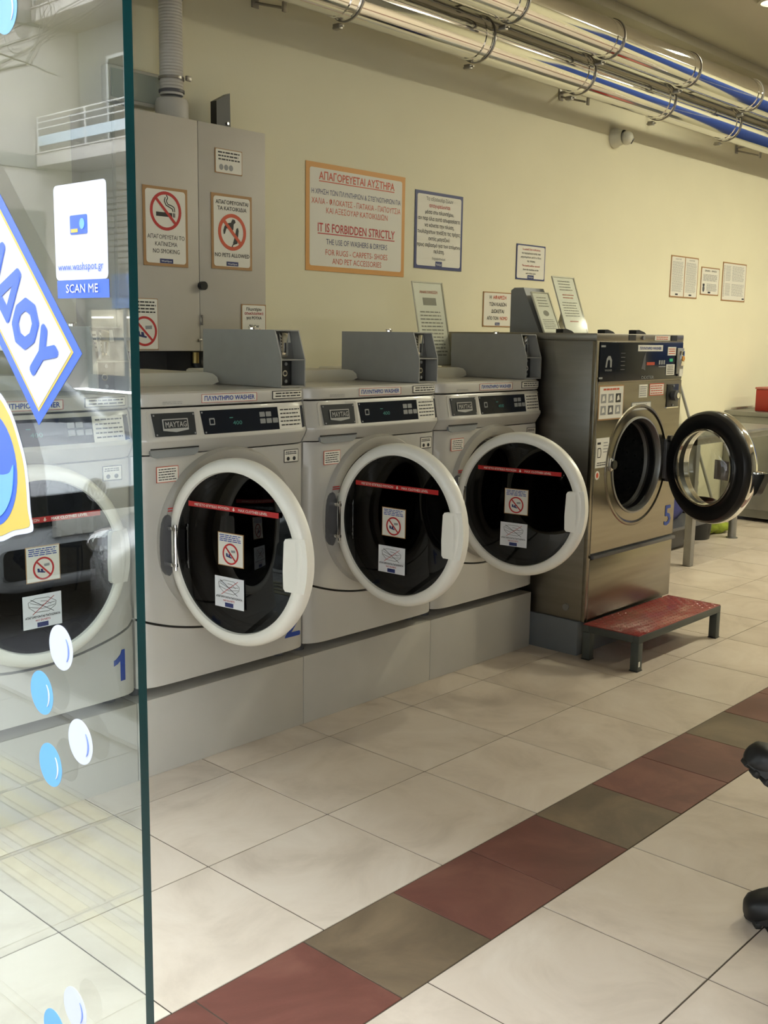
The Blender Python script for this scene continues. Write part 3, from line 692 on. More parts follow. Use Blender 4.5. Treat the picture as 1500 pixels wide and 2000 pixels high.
WCZ = .77
def make_washer(xc):
    root = thing('front_load_washer', '', 'washing machine', (xc, .5, .26), group='white front load coin washers in a row along the wall')
    O = (0, .5, .26)
    def B(b, name, m=None, parent=root, **k): return b.build(name, m, parent, O if parent is root else k.pop('org', (0, 0, 0)), **k)
    b = MB().box((-.357, .175, .305), (-.345, .84, 1.20), .003).box((.345, .175, .305), (.357, .84, 1.20), .003).box((-.35, .83, .305), (.35, .84, 1.20), .002).box((-.35, .19, .305), (.35, .83, .315)).box((-.35, .185, 1.05), (.35, .83, 1.19))
    B(b, 'cabinet', WHITE)
    b = MB(); holed_panel(b, -.357, .357, lambda x: seam(x)+.004, lambda x: 1.046, lambda x: F0+bow(x), .19, 0, WCZ, .236); B(b, 'front_panel', WHITE, fixn=False, smooth=50)
    b = MB(); curved_strip(b, -.357, .357, [(0, .305), (0, lambda x: .30+(seam(x)-.30)*.5), (0, lambda x: seam(x)-.004), (.19, lambda x: seam(x)-.004), (.19, .305)]); B(b, 'lower_panel', WHITE)
    b = MB().box((-.34, .178, .31), (.34, .195, .56)); B(b, 'inner_frame', BLACK)
    # console
    b = MB(); curved_strip(b, -.3585, .3585, [(.004, 1.050), (-.004, 1.062), (-.016, 1.080), (-.022, 1.092), (-.021, 1.100), (-.016, 1.108), (-.002, 1.184), (.003, 1.192), (.19, 1.192), (.19, 1.050)])
    con = B(b, 'console', WHITE, smooth=28)
    def cp(x, z, e=0.0):       # point on the sloping console face
        t_ = (z-1.108)/.076; return Vector((x, F0-.016+.014*t_+.003-e, z))
    def cf(e): return lambda p, d: tuple(cp(p[0], p[1], e+d)+Vector((0, bow(p[0]), 0)))
    def sub(bb, nm, m=None): return bb.build(nm, m, con, O, fixn=False)
    b = MB().prism(rr(-.318, -.128, 1.094, 1.187, .010), cf(.001), 0, .0035); sub(b, 'drawer_front', WHITE)
    b = MB().use(PANELG).prism([(-.304, 1.178), (-.298, 1.1075), (-.146, 1.1075), (-.146, 1.178)], cf(.0045), 0, .003)
    b.use(MGREY)
    for sx_, sz_ in ((-.298, 1.172), (-.293, 1.113), (-.151, 1.172), (-.151, 1.113)): b.prism(oval(sx_, sz_, .003, .003, 8), cf(.0075), 0, .001)
    b.use(SILVP).prism([(-.270, 1.125), (-.222, 1.119), (-.174, 1.125), (-.174, 1.160), (-.270, 1.160)], cf(.0075), 0, .0008)
    b.use(PANELG).prism([(-.266, 1.131), (-.178, 1.131), (-.178, 1.157), (-.266, 1.157)], cf(.0085), 0, .0005)
    b.use(SILVP).text('MAYTAG', cp(-.222, 1.135, .0098), X, (Z+Y*.18).normalized(), .017, squash=.080, bold=.03)
    sub(b, 'badge_panel')
    b = MB().use(PANEL); strips(b, cf(.001), -.120, .343, 1.105, 1.180, 0, .0035, 24, xs0=-.112)
    b.use(MGREY)
    for sx_, sz_ in ((-.114, 1.174), (-.106, 1.111), (.339, 1.174), (.339, 1.111)): b.prism(oval(sx_, sz_, .003, .003, 8), cf(.0045), 0, .001)
    b.use(MGREY).prism(rr(-.088, -.066, 1.133, 1.155, .003), cf(.0045), 0, .0006)
    b.use(PANEL).prism(rr(-.084, -.070, 1.137, 1.151, .002), cf(.0051), 0, .0006)
    b.use(DIGITG).text('400', cp(.025, 1.130, .007), X, (Z+Y*.18).normalized(), .013, squash=.038)
    b.prism([(-.004, 1.152), (.010, 1.152), (.010, 1.1545), (-.004, 1.1545)], cf(.0045), 0, .0006)
    b.use(MGREY)
    for r_, c_ in ((0, 0), (0, 1), (1, 0), (1, 1), (1, 2)): b.prism(rr(.125+c_*.028, .148+c_*.028, 1.150-r_*.022, 1.166-r_*.022, .002), cf(.0045), 0, .001)
    b.use(PAPER); strips(b, cf(.0045), .208, .318, 1.105, 1.180, 0, .001)
    f_ = cf(.0056); rows(b, f_, .0006, .215, .312, 1.112, 1.176, 5, m=INK, fill=.33)
    sub(b, 'display_panel')
    b = MB().use(MGREY).prism([(-.312, 1.063), (-.306, 1.046), (-.290, 1.040), (-.150, 1.042), (-.133, 1.050), (-.130, 1.064)], lambda p, d: (p[0], F0+bow(p[0])-.009-d, p[1]), -.010, .001)
    b.use(BLACK).prism([(-.309, 1.066), (-.132, 1.066), (-.132, 1.070), (-.309, 1.070)], lambda p, d: (p[0], F0+bow(p[0])-.012-d, p[1]), -.010, .001); sub(b, 'drawer_grip')
    # lid, rear hood
    b = MB(); curved_strip(b, -.360, .360, [(.004, 1.197), (-.001, 1.200), (-.002, 1.222), (.002, 1.236), (.012, 1.2415), (.50, 1.2415), (.838, 1.2415), (.838, 1.197)]); lid = B(b, 'lid', WHITE, smooth=28)
    b = MB().use(PAPER).prism(rr(-.112, .118, 1.2045, 1.2315, .002), lambda p, d: (p[0], F0-.0015-d, p[1]), 0, .0015)
    b.use(REDI)
    for q in ((-.112, .118, 1.2045, 1.2057), (-.112, .118, 1.2303, 1.2315), (-.112, -.1105, 1.2045, 1.2315), (.1165, .118, 1.2045, 1.2315)):
        b.prism([(q[0], q[2]), (q[1], q[2]), (q[1], q[3]), (q[0], q[3])], lambda p, d: (p[0], F0-.003-d, p[1]), 0, .0006)
    b.use(BLUEI).text('ΠΛΥΝΤΗΡΙΟ WASHER', (.003, F0-.0045, 1.2110), X, Z, .0145, squash=.208, bold=.035)
    b.build('name_label', None, lid, O)
    fl_ = lambda p, d: (p[0], F0-.002+bow(p[0])-d, p[1])
    b = MB().use(INK); strips(b, fl_, .188, .336, 1.206, 1.234, 0, .0015); b.use(PAPER); strips(b, fl_, .1905, .3335, 1.2085, 1.2315, .0012, .0022)
    rows(b, fl_, .0030, .197, .328, 1.211, 1.230, 2, m=INK, fill=.45); b.build('phone_label', None, lid, O)
    b = MB().use(GINK); rows(b, lambda p, d: (p[0], F0-.001+bow(p[0])-d, p[1]), .002, -.262, -.180, 1.204, 1.214, 2, fill=.35, words=True); b.build('printed_mark', None, lid, O)
    b = MB()
    hp = [(-.357, 1.2415), (.205, 1.2415), (.232, 1.250), (.225, 1.268), (.205, 1.281), (.175, 1.286), (-.345, 1.286), (-.357, 1.280)]
    b.prism(hp, lambda p, d: (p[0], d, p[1]), .47, .838); B(b, 'rear_hood', CREAM, fixn=True)
    # bezel, drum, hinge
    b = MB().lathe([(.292, .010), (.288, -.010), (.280, -.022), (.262, -.026), (.244, -.022), (.236, -.012), (.236, .03)], (0, F0+.006, WCZ), 'y', 96)
    bz = B(b, 'door_bezel', BEZEL)
    b = MB().use(GINK)
    for (q, n_) in ((-.07, 3), (-.02, 4), (.04, 3)): rows(b, lambda p, d: (p[0], F0-.0205-d, p[1]), .0008, q-.018, q+.018, 1.022-.03*abs(q)/.07, 1.036-.03*abs(q)/.07, 2, fill=.3)
    b.build('icon_print', None, bz, O)
    b = MB().use(REDI)
    for dz in (0, .008):
        b.box((-.262, F0-.0215, .842+dz+.03), (-.228, F0-.0195, .8455+dz+.03))
    b.build('red_stripe', None, bz, O)
    b = MB().lathe([(.237, .0), (.232, .012), (.205, .02), (.195, .045), (.205, .07), (.228, .08)], (0, F0+.002, WCZ), 'y', 72); B(b, 'door_gasket', RUBBER)
    b = MB().lathe([(.228, .21), (.228, .50), (.20, .515), (.0, .52)], (0, 0, WCZ), 'y', 64); B(b, 'drum', DRUM)
    b = MB().use(DGREY).prism([(p[0], p[1]) for p in oval(-.262, .765, .024, .098, 24)], lambda p, d: (p[0], F0+.001-d, p[1]), .0, .024); hr_ = B(b, 'hinge_recess', None)
    b = MB().box((-.268, F0-.060, .70), (-.255, F0-.015, .712), .002).box((-.268, F0-.060, .815), (-.255, F0-.015, .827), .002).cyl((-.262, F0-.055, .69), (-.262, F0-.055, .835), .006, 10)
    b.build('hinge_pin', CHROME, hr_, O)
    # small stickers on the front
    f1_ = lambda p, d: (p[0], F0+bow(-.245)-.0005-d, p[1])
    b = MB().use(ORI).prism([(-.288, .962), (-.205, .962), (-.205, 1.012), (-.288, 1.012)], f1_, 0, .0015).use(PAPER).prism([(-.286, .964), (-.207, .964), (-.207, 1.010), (-.286, 1.010)], f1_, .0015, .002)
    rows(b, f1_, .0026, -.282, -.211, .967, 1.007, 5, m=INK, fill=.35); B(b, 'instruction_label')
    f2_ = lambda p, d: (p[0], F0+bow(.275)-.0005-d, p[1])
    b = MB().use(INK).prism([(.243, .985), (.310, .985), (.310, 1.030), (.243, 1.030)], f2_, 0, .0015).use(PAPER).prism([(.2455, .9875), (.3075, .9875), (.3075, 1.0275), (.2455, 1.0275)], f2_, .0015, .002)
    rows(b, f2_, .0026, .249, .304, 1.012, 1.024, 2, m=INK, fill=.5)
    b.use(INK).prism(oval(.262, .998, .007, .007, 12), f2_, .002, .0026).prism(oval(.290, .998, .007, .007, 12), f2_, .002, .0026); B(b, 'pictogram_label')
    # coin box
    cx0, cx1 = .244, .358
    sh = [(.574, 1.243), (.574, 1.439), (.180, 1.439), (.146, 1.337), (.146, 1.243)]
    b = MB().prism(sh, lambda p, d: (d, p[0], p[1]), cx0, cx0+.004).prism(sh, lambda p, d: (d, p[0], p[1]), cx1-.004, cx1)
    b.box((cx0+.004, .178, 1.435), (cx1-.004, .574, 1.439)).box((cx0+.004, .148, 1.243), (cx1-.004, .574, 1.248)).box((cx0+.004, .568, 1.248), (cx1-.004, .574, 1.435)).box((cx0+.004, .148, 1.335), (cx1-.004, .26, 1.339))
    coin = B(b, 'coin_box', BOXG, fixn=True)
    b = MB().use(STEELD).prism([(.222, 1.435), (.202, 1.339), (.21, 1.339), (.23, 1.435)], lambda p, d: (d, p[0], p[1]), cx0+.004, cx1-.004)
    b.use(CHROME).box((cx0+.050, .196, 1.345), (cx0+.078, .214, 1.43), .001).use(BLACK).box((cx0+.060, .193, 1.36), (cx0+.066, .20, 1.395))
    b.use(PAPER).prism([(cx0+.008, 1.365), (cx0+.046, 1.365), (cx0+.046, 1.425), (cx0+.008, 1.425)], lambda p, d: (p[0], .2065+(p[1]-1.36)*.21-d, p[1]), .0, .002)
    rows(b, lambda p, d: (p[0], .2065+(p[1]-1.36)*.21-d, p[1]), .003, cx0+.010, cx0+.044, 1.372, 1.420, 4, m=INK, fill=.4)
    b.use(PAPER).prism([(cx0+.082, 1.395), (cx0+.104, 1.395), (cx0+.104, 1.43), (cx0+.082, 1.43)], lambda p, d: (p[0], .2065+(p[1]-1.36)*.21-d, p[1]), .0, .002)
    b.build('coin_slot', None, coin, O)
    b = MB().use(BLACK).box((cx0+.006, .185, 1.25), (cx1-.030, .190, 1.333), .001)
    b.use(CHROME).cyl((cx0+.045, .186, 1.29), (cx0+.045, .176, 1.29), .011, 16).use(BLACK).cyl((cx0+.045, .177, 1.29), (cx0+.045, .174, 1.29), .006, 10).use(MGREY)
    for q in (1.262, 1.322): b.cyl((cx0+.055, .186, q), (cx0+.055, .181, q), .006, 10)
    b.build('lock_plate', None, coin, O)
    b = MB().cyl((cx0+.045, .35, 1.439), (cx0+.045, .35, 1.446), .012, 12).box((cx0+.03, .345, 1.446), (cx0+.06, .355, 1.450), .001); b.build('top_lock', CHROME, coin, O)
    for (fx, fy) in ((-.31, .24), (.31, .24), (-.31, .78), (.31, .78)): B(MB().cyl((fx, fy, .26), (fx, fy, .306), .022, 14), 'foot', DGREY)
    # door (its own frame: X to the free edge, -Y outwards)
    dm = MB().lathe([(.287, .016), (.2875, -.004), (.282, -.018), (.270, -.026), (.258, -.028), (.248, -.024), (.244, -.012), (.2435, .016), (.262, .024), (.280, .024)], (0, 0, 0), 'y', 96, closed=True)
    dm.prism([(-.302, -.085), (-.262, -.10), (-.262, .09), (-.302, .080)], lambda p, d: (p[0], d, p[1]), -.016, .016)
    door = dm.build('door', DOORW, root, (0, 0, 0), fixn=True)
    gl_ = MB().lathe([(.001, -.026), (.06, -.0258), (.12, -.0245), (.18, -.0215), (.246, -.0155)], (0, 0, 0), 'y', 72).build('glass', TINT, door)
    MB().lathe([(.232, .024), (.244, .020), (.262, .026), (.262, .040), (.236, .046), (.225, .036)], (0, 0, 0), 'y', 72, closed=True).build('inner_seal', RUBBER, door, fixn=True)
    MB().lathe([(.225, .038), (.205, .075), (.16, .105), (.10, .12), (.001, .126)], (0, 0, 0), 'y', 64).build('inner_bowl', glassmat('dark_bowl', (.30, .30, .31), rough=.05, f0=.03) if 'dark_bowl' not in MATS else MATS['dark_bowl'], door)
    a1_ = math.asin(.078/.290); a2_ = -math.asin(.084/.290)
    hpts = [(.290*math.cos(a2_+(a1_-a2_)*i/10), .290*math.sin(a2_+(a1_-a2_)*i/10)) for i in range(11)]+[(.222, .075), (.216, .066), (.212, -.02), (.214, -.072), (.221, -.080)]
    MB().prism(hpts, lambda p, d: (p[0], d*(1 if p[0] < .27 else .55), p[1]), -.037, -.014).build('handle', DOORW, door, fixn=True)
    MB().box((.186, -.006, -.09), (.222, .02, .08), .006).build('latch_housing', DGREY, door)
    fd = lambda p, d: (p[0], -.0268+.010*((p[0]**2+p[1]**2)/.0605)*.9-d, p[1])
    fdk = lambda p, d: (p[0], -.0275-d, p[1])
    def flat(e): return lambda p, d: (p[0], -.0275-d+e, p[1])
    b = MB().use(STRIPR).prism([(-.180, .129), (.187, .129), (.187, .145), (-.180, .145)], flat(.002), 0, .0012)
    b.use(PAPER).text('ΜΕΓΙΣΤΟ ΕΠΙΠΕΔΟ ΡΟΥΧΩΝ', (-.080, -.0272, .1332), X, Z, .0075, squash=.145, bold=.02)
    b.prism([(.008, .142), (.008, .136), (.004, .136), (.010, .131), (.016, .136), (.012, .136), (.012, .142)], flat(.002), .0012, .0018)
    b.text('MAX CLOTHES LEVEL', (.087, -.0272, .1332), X, Z, .0075, squash=.115, bold=.02); b.build('level_strip', None, door)
    b = MB().use(BROWNB).prism([(-.054, -.038), (.051, -.038), (.051, .064), (-.054, .064)], flat(0), 0, .0012)
    b.use(PAPER).prism([(-.0515, -.0355), (.0485, -.0355), (.0485, .0615), (-.0515, .0615)], flat(0), .0012, .0016)
    rows(b, flat(0), .0022, -.047, .044, .036, .059, 4, m=BLUEI, fill=.45)
    shoes_icon(b, flat(0), .0022, -.001, .001, .034); nosign(b, flat(0), .0024, -.001, .0, .0325); b.build('no_shoes_label', None, door)
    b = MB().use(LABELW).prism([(-.068, -.168), (.051, -.168), (.051, -.073), (-.068, -.073)], flat(0), 0, .0014)
    fq = flat(0); b.use(GINK)
    for pts in ([(-.052, -.092), (-.030, -.083), (.010, -.084), (.034, -.098), (.032, -.110), (.010, -.124), (-.030, -.122), (-.050, -.106), (-.052, -.092)], [(-.046, -.094), (-.015, -.104), (.030, -.100)], [(-.050, -.104), (-.010, -.114), (.030, -.108)], [(-.014, -.092), (.004, -.094), (.018, -.104)]):
        ringlet(b, fq, .0022, pts, .0018)
    b.use(INK); ringlet(b, fq, .0025, [(-.045, -.084), (.026, -.126)], .0016); b.use(REDI); ringlet(b, fq, .0028, [(.028, -.082), (-.040, -.128)], .0016)
    b.use(INK).text('ΑΠΑΓΟΡΕΥΟΝΤΑΙ ΠΑΠΛΩΜΑΤΑ', (-.0085, -.0302, -.1385), X, Z, .0062, squash=.108, bold=.03)
    b.use(REDI).text('NO DUVETS', (-.0085, -.0302, -.1485), X, Z, .0055, squash=.045, bold=.02)
    b.use(NAVY).prism([(-.026, -.1655), (.008, -.1655), (.008, -.1525), (-.026, -.1525)], fq, .0014, .0022); b.build('no_duvets_label', None, door)
    return root, door
def set_door(root, th, cx, cy):
    for c in kids(root):
        if c.name.startswith('door') and not c.name.startswith('door_'):
            c.location = (cx-root.location.x, cy-.5, WCZ-.26); c.rotation_euler = (0, 0, -math.radians(th))
PITCHX = .722; XL = .195
w1, d1 = make_washer(XL-PITCHX+.361)
labels = ['white front load washer number 1 seen through the glass panel, door shut',
          'white front load washer number 2, nearest right of the glass edge, door open',
          'white front load washer with open door, middle of the three clear of the glass',
          'white front load washer with open door standing against the steel washer']
ws = [w1]+[copy_tree(w1) for _ in range(3)]
poses = [(0, -.166, .088), (83, .362, -.145), (87, 1.077, -.160), (82, 1.790, -.166)]
for i, wv in enumerate(ws):
    wv.location.x = XL+PITCHX*(i-1)+.361; wv['label'] = labels[i]
    set_door(wv, *poses[i])
    if i < 2:
        b = MB()
        if i == 0: b.prism([(.290-.002, .357), (.306, .357), (.306, .456), (.294, .456), (.288, .442), (.274, .430), (.264, .426), (.264, .409), (.278, .414), (.288, .422)], lambda p, d: (p[0], F0+bow(p[0])-.0012-d, p[1]), 0, .0012)
        else: b.text('12'[i], (.283 if i else .288, F0+bow(.285)-.0015, .357), X, Z, .098, squash=.072 if i else .045, bold=.025)
        b.build('number_decal', BLUEI, wv, (0, .5, .26))
# plinth units under the washers
for i in range(4):
    x0 = XL+PITCHX*(i-1)
    pl = MB().box((x0+.0015, .155, 0.0), (x0+PITCHX-.0015, .80, .259), .002).build('plinth', PLINTH, origin=(x0+.361, .48, 0))
    tag(pl, ['white plinth under washer number 1 behind the glass panel', 'white plinth panel under washer number 2, longest in view', 'white plinth panel under the middle open washer', 'white plinth panel ending at the grey base of the steel washer'][i], 'plinth', 'white plinths under the washer row')

# ------------------------------------------------------------------ large steel washer
SX0, SX1, SY, SCX, SCZ = 2.388, 3.172, -.12, 2.782, .845
sw = thing('steel_washer', 'large stainless steel washer number 5 with open round door', 'washing machine', (2.78, .3, 0))
SO = sw.location[:]
def S(b, name, m=None, parent=sw, **k): return b.build(name, m, parent, SO, **k)
bd = MB().box((SX0, -.10, .16), (SX0+.012, .75, 1.415), .002).box((SX1-.012, -.10, .16), (SX1, .75, 1.415), .002).box((SX0+.01, .74, .16), (SX1-.01, .75, 1.415)).box((SX0+.01, -.09, .16), (SX1-.01, .74, .17)).box((SX0+.01, -.095, 1.10), (SX1-.01, -.08, 1.415)).box((SX0+.012, -.095, .17), (SX1-.012, -.085, .57))
S(bd, 'cabinet', STEELS)
S(MB().box((SX0-.002, -.118, 1.415), (SX1+.002, .752, 1.447), .003), 'top_cover', STEELS)
lb_ = MB().use(BLACK).box((SX0+.265, -.1205, 1.418), (SX0+.325, -.117, 1.444)).box((SX0+.66, -.1205, 1.418), (SX0+.715, -.117, 1.444)).use(PAPER).box((SX0+.50, -.120, 1.420), (SX0+.645, -.117, 1.442))
lb_.use(STEELD).cyl((SX0+.39, -.118, 1.431), (SX0+.39, -.126, 1.431), .010, 14); rows(lb_, lambda p, d: (p[0], -.1195-d, p[1]), .0012, SX0+.51, SX0+.635, 1.422, 1.440, 2, m=ORI, fill=.4)
S(lb_, 'top_strip_fittings')
# edge post left of the front
S(MB().box((SX0, -.118, .16), (SX0+.028, -.098, 1.415), .002), 'corner_post', STEEL)
b = MB(); holed_panel(b, SX0+.022, SX1, lambda x: .472, lambda x: 1.232, lambda x: SY, -.10, SCX, SCZ, .225); fp = S(b, 'front_panel', STEEL, smooth=50)
b = MB().lathe([(.285, 0), (.281, -.004), (.272, -.005), (.266, -.001), (.262, 0)], (SCX, SY, SCZ), 'y', 80); b.build('pressed_ring', STEEL, fp, SO)
S(MB().box((SX0+.022, -.112, .446), (SX1, -.098, .470)).box((SX0+.03, -.135, .447), (SX1+.004, -.11, .462), .002), 'dark_gap', DGREY)
S(MB().box((SX0+.022, SY, .160), (SX1, -.098, .444), .003), 'lower_panel', STEEL)
S(MB().lathe([(.225, 0), (.226, -.006), (.218, -.008), (.212, .006), (.210, .05), (.200, .055), (.196, .07)], (SCX, SY+.002, SCZ), 'y', 80), 'door_opening', STEELD)
S(MB().lathe([(.212, .02), (.206, .024), (.206, .05), (.199, .056)], (SCX, SY, SCZ), 'y', 80), 'gasket', RUBBER)
dr_ = MB().use(DRUM).lathe([(.200, .055), (.235, .075), (.235, .50), (.0, .505)], (SCX, SY, SCZ), 'y', 64)
dr_.use(BLACK)
for a in range(18):
    for q in range(9):
        an = a*PI/9+q*.06; c_ = (SCX+.2345*math.cos(an), SY+.10+q*.042, SCZ+.2345*math.sin(an))
        dr_.cyl(c_, (SCX+.231*math.cos(an), c_[1], SCZ+.231*math.sin(an)), .007, 8)
S(dr_, 'drum')
S(MB().cyl((SX0+.001, -.02, .215), (SX0-.006, -.02, .215), .016, 16), 'side_bolt', STEELD)
# control panel
cpn = MB().use(STEEL).box((SX0+.022, -.118, 1.232), (SX1, -.10, 1.415), .002)
cpn.use(PANEL).box((SX0+.026, SY-.002, 1.238), (SX1-.006, -.117, 1.410), .001)
cpn = S(cpn, 'control_panel')
fs5 = lambda p, d: (SX0+p[0], SY-.002-d, 1.238+p[1])
def P5(m, x0, x1, z0, z1, d=.0015): return MB().use(m).prism([(x0, z0), (x1, z0), (x1, z1), (x0, z1)], fs5, 0, d)
b = P5(PAPER, .345, .575, .132, .160); b.use(BLUEI).text('ΠΛΥΝΤΗΡΙΟ WASHER', (SX0+.46, SY-.0042, 1.238+.139), X, Z, .013, squash=.20, bold=.03); b.build('name_label', None, cpn, SO)
b = MB().use(MGREY).text('DEXTER', (SX0+.445, SY-.0035, 1.238+.006), X, Z, .013, squash=.115, bold=.02).text('WASHER', (SX0+.095, SY-.0035, 1.238+.045), X, Z, .009, squash=.06)
b.prism([(.07, .062), (.078, .10), (.092, .112), (.108, .112), (.122, .095), (.122, .062), (.110, .062), (.108, .090), (.098, .098), (.088, .090), (.082, .062)], fs5, 0, .001)
b.prism([(.02, .012), (.05, .012), (.05, .020), (.02, .020)], fs5, 0, .001).prism([(.03, .15), (.065, .15), (.065, .158), (.03, .158)], fs5, 0, .001)
b.use(DGREY).prism([(.385, .052), (.405, .11), (.42, .13), (.42, .045), (.405, .05)], fs5, 0, .001)
b.use(DGREY)
for q in range(5): b.prism([(.20, .05+q*.018), (.235, .05+q*.018), (.235, .053+q*.018), (.20, .053+q*.018)], fs5, 0, .0008)
b.build('printed_graphics', None, cpn, SO)
b = MB().use(DIGITR).prism([(.432, .068), (.505, .068), (.505, .082), (.432, .082)], fs5, 0, .001); b.build('digit_display', None, cpn, SO)
b = MB().use(MGREY)
for q in range(3): b.prism([(.545+q*.022, .07), (.560+q*.022, .07), (.560+q*.022, .09), (.545+q*.022, .09)], fs5, 0, .001)
b.prism([(.545, .058), (.612, .058), (.612, .063), (.545, .063)], fs5, 0, .001); b.build('temperature_buttons', None, cpn, SO)
b = P5(PAPER, .625, .705, .112, .152); rows(b, fs5, .0022, .632, .698, .116, .148, 3, m=ORI, fill=.35); b.build('price_label', None, cpn, SO)
P5(GREENL, .648, .678, .083, .097).build('start_lamp', None, cpn, SO)
b = P5(PAPER, .618, .700, .020, .070); rows(b, fs5, .0022, .625, .693, .024, .066, 5, m=INK, fill=.35); b.build('usage_label', None, cpn, SO)
b = MB().use(STEELD).box((SX0+.712, SY-.010, 1.262), (SX1-.008, SY-.002, 1.385), .002).use(CHROME).box((SX0+.738, SY-.016, 1.30), (SX1-.012, SY-.008, 1.372), .002).use(MATS['ochre_border']).cyl((SX0+.757, SY-.014, 1.335), (SX0+.757, SY-.019, 1.335), .013, 16).use(BLACK).box((SX0+.753, SY-.0195, 1.352), (SX0+.757, SY-.015, 1.368)).use(PAPER).box((SX0+.735, SY-.012, 1.250), (SX1-.016, SY-.004, 1.285))
b.build('coin_acceptor', None, cpn, SO)
# stickers and fittings on the front panel
fs = lambda p, d: (p[0], SY-d, p[1])
def stk(x0, x1, z0, z1, name, bc=BROWNB, e=.004, draw=None):
    b = MB().use(bc).prism([(x0, z0), (x1, z0), (x1, z1), (x0, z1)], fs, 0, .001).use(PAPER).prism([(x0+e, z0+e), (x1-e, z0+e), (x1-e, z1-e), (x0+e, z1-e)], fs, .001, .0016)
    if draw: draw(b)
    return b.build(name, None, fp, SO)
def six(b):
    rows(b, fs, .0024, 2.45, 2.60, 1.196, 1.212, 1, m=ORI, fill=.5)
    for i in range(3):
        for j in range(2):
            x0 = 2.436+i*.062; z0 = 1.092+j*.052
            b.use(BLACK if (i, j) == (2, 1) else GINK if (i, j) != (1, 0) else DGREY).prism([(x0, z0), (x0+.044, z0), (x0+.044, z0+.040), (x0, z0+.040)], fs, .0016, .002)
            b.use(PAPER).prism([(x0+.010, z0+.008), (x0+.034, z0+.012), (x0+.026, z0+.034), (x0+.014, z0+.028)], fs, .002, .0024)
stk(2.418, 2.630, 1.068, 1.222, 'usage_steps_label', e=.006, draw=six)
stk(2.415, 2.525, .858, .990, 'detergent_label', bc=PAPER, draw=lambda b: (b.use(INK).prism([(2.425, .962), (2.452, .962), (2.452, .972), (2.425, .972)], fs, .0016, .0022), ringlet(b.use(INK), fs, .0022, [(2.43, .905), (2.43, .945), (2.452, .945), (2.458, .925), (2.452, .905), (2.43, .905)], .004), rows(b, fs, .0022, 2.475, 2.515, .92, .975, 4, fill=.3), rows(b, fs, .0022, 2.425, 2.515, .865, .885, 2, m=INK, fill=.4)))
stk(2.765, 2.842, 1.158, 1.218, 'small_label', bc=PAPER, draw=lambda b: rows(b, fs, .0022, 2.772, 2.836, 1.163, 1.213, 5, fill=.4))
stk(2.862, 2.998, 1.164, 1.220, 'warning_label', bc=ORI, draw=lambda b: rows(b, fs, .0022, 2.870, 2.990, 1.170, 1.214, 4, m=ORI, fill=.4))
stk(2.705, 2.882, 1.100, 1.138, 'notice_label', bc=MGREY, draw=lambda b: rows(b, fs, .0022, 2.74, 2.85, 1.106, 1.132, 3, fill=.4))
MB().use(PAPER).prism(oval(2.435, .825, .018, .020, 20), fs, 0, .0014).use(ORI).prism(oval(2.435, .825, .010, .012, 16), fs, .0014, .002).build('round_label', None, fp, SO)
lk = MB().use(BLACK).box((3.030, SY-.004, 1.104), (3.142, SY+.001, 1.214), .002).use(CHROME).box((3.028, SY-.006, 1.100), (3.144, SY-.001, 1.104)).use(DGREY).cyl((3.086, SY-.004, 1.16), (3.086, SY-.026, 1.16), .026, 20).use(CHROME).cyl((3.09, SY-.026, 1.16), (3.09, SY-.032, 1.16), .014, 16).use(MGREY).cyl((3.086, SY-.004, 1.205), (3.086, SY-.008, 1.205), .005, 8).cyl((3.086, SY-.004, 1.113), (3.086, SY-.008, 1.113), .005, 8)
lk.build('cash_lock', None, fp, SO)
MB().text('5', (3.108, SY-.0015, .523), X, Z, .098, squash=.060, bold=.025).build('number_decal', BLUEI, fp, SO)
lt = MB().use(CHROME).box((2.535, SY-.012, .835), (2.556, SY+.002, .895), .004).use(BLACK).cyl((2.552, SY-.010, .865), (2.552, SY-.02, .865), .020, 16); lt.build('door_catch', None, fp, SO)
hg = MB().use(DGREY).box((3.030, SY-.018, .76), (3.075, SY+.001, .95), .004).use(CHROME).cyl((3.068, SY-.024, .755), (3.068, SY-.024, .955), .008, 12).use(BLACK).cyl((3.045, SY-.016, .955), (3.045, SY-.034, .955), .016, 14)
hg.build('hinge', None, fp, SO)
# its door, swung open; inner side faces the shop front
sd = MB().use(RUBBER).lathe([(.180, -.020), (.196, -.030), (.222, -.034), (.246, -.028), (.258, -.014), (.260, .004), (.258, .016), (.180, .016)], (0, 0, 0), 'y', 88, closed=True)
sd.use(CHROME).lathe([(.2605, .004), (.263, .012), (.262, .034), (.250, .052), (.225, .060), (.190, .058), (.182, .050), (.180, .017)], (0, 0, 0), 'y', 88)
sdo = sd.build('door', None, sw, (0, 0, 0), fixn=True)
sdo.location = (2.968-SO[0], -.385-SO[1], .843-SO[2]); sdo.rotation_euler = (0, 0, -math.radians(110))
MB().lathe([(.180, -.018), (.174, -.045), (.160, -.064), (.135, -.074), (.08, -.078), (.001, -.080)], (0, 0, 0), 'y', 72).build('glass_bowl', BOWL, sdo)
MB().lathe([(.183, -.020), (.180, -.032), (.172, -.034), (.170, -.022)], (0, 0, 0), 'y', 72, closed=True).build('bowl_rim', CHROME, sdo, fixn=True)
MB().lathe([(.178, .048), (.001, .050)], (0, 0, 0), 'y', 64).build('outer_glass', BOWL, sdo)
MB().box((-.005, .044, -.055), (.085, .047, .035)).build('glass_label', mat('faded_label', (.30, .24, .20), .6), sdo)
MB().use(CHROME).box((.245, .030, -.012), (.300, .060, .010), .006).use(BLACK).prism([(.255, -.005), (.312, .005), (.312, -.01), (.275, -.085), (.258, -.10)], lambda p, d: (p[0], d, p[1]), .028, .066).build('handle', None, sdo, fixn=True)
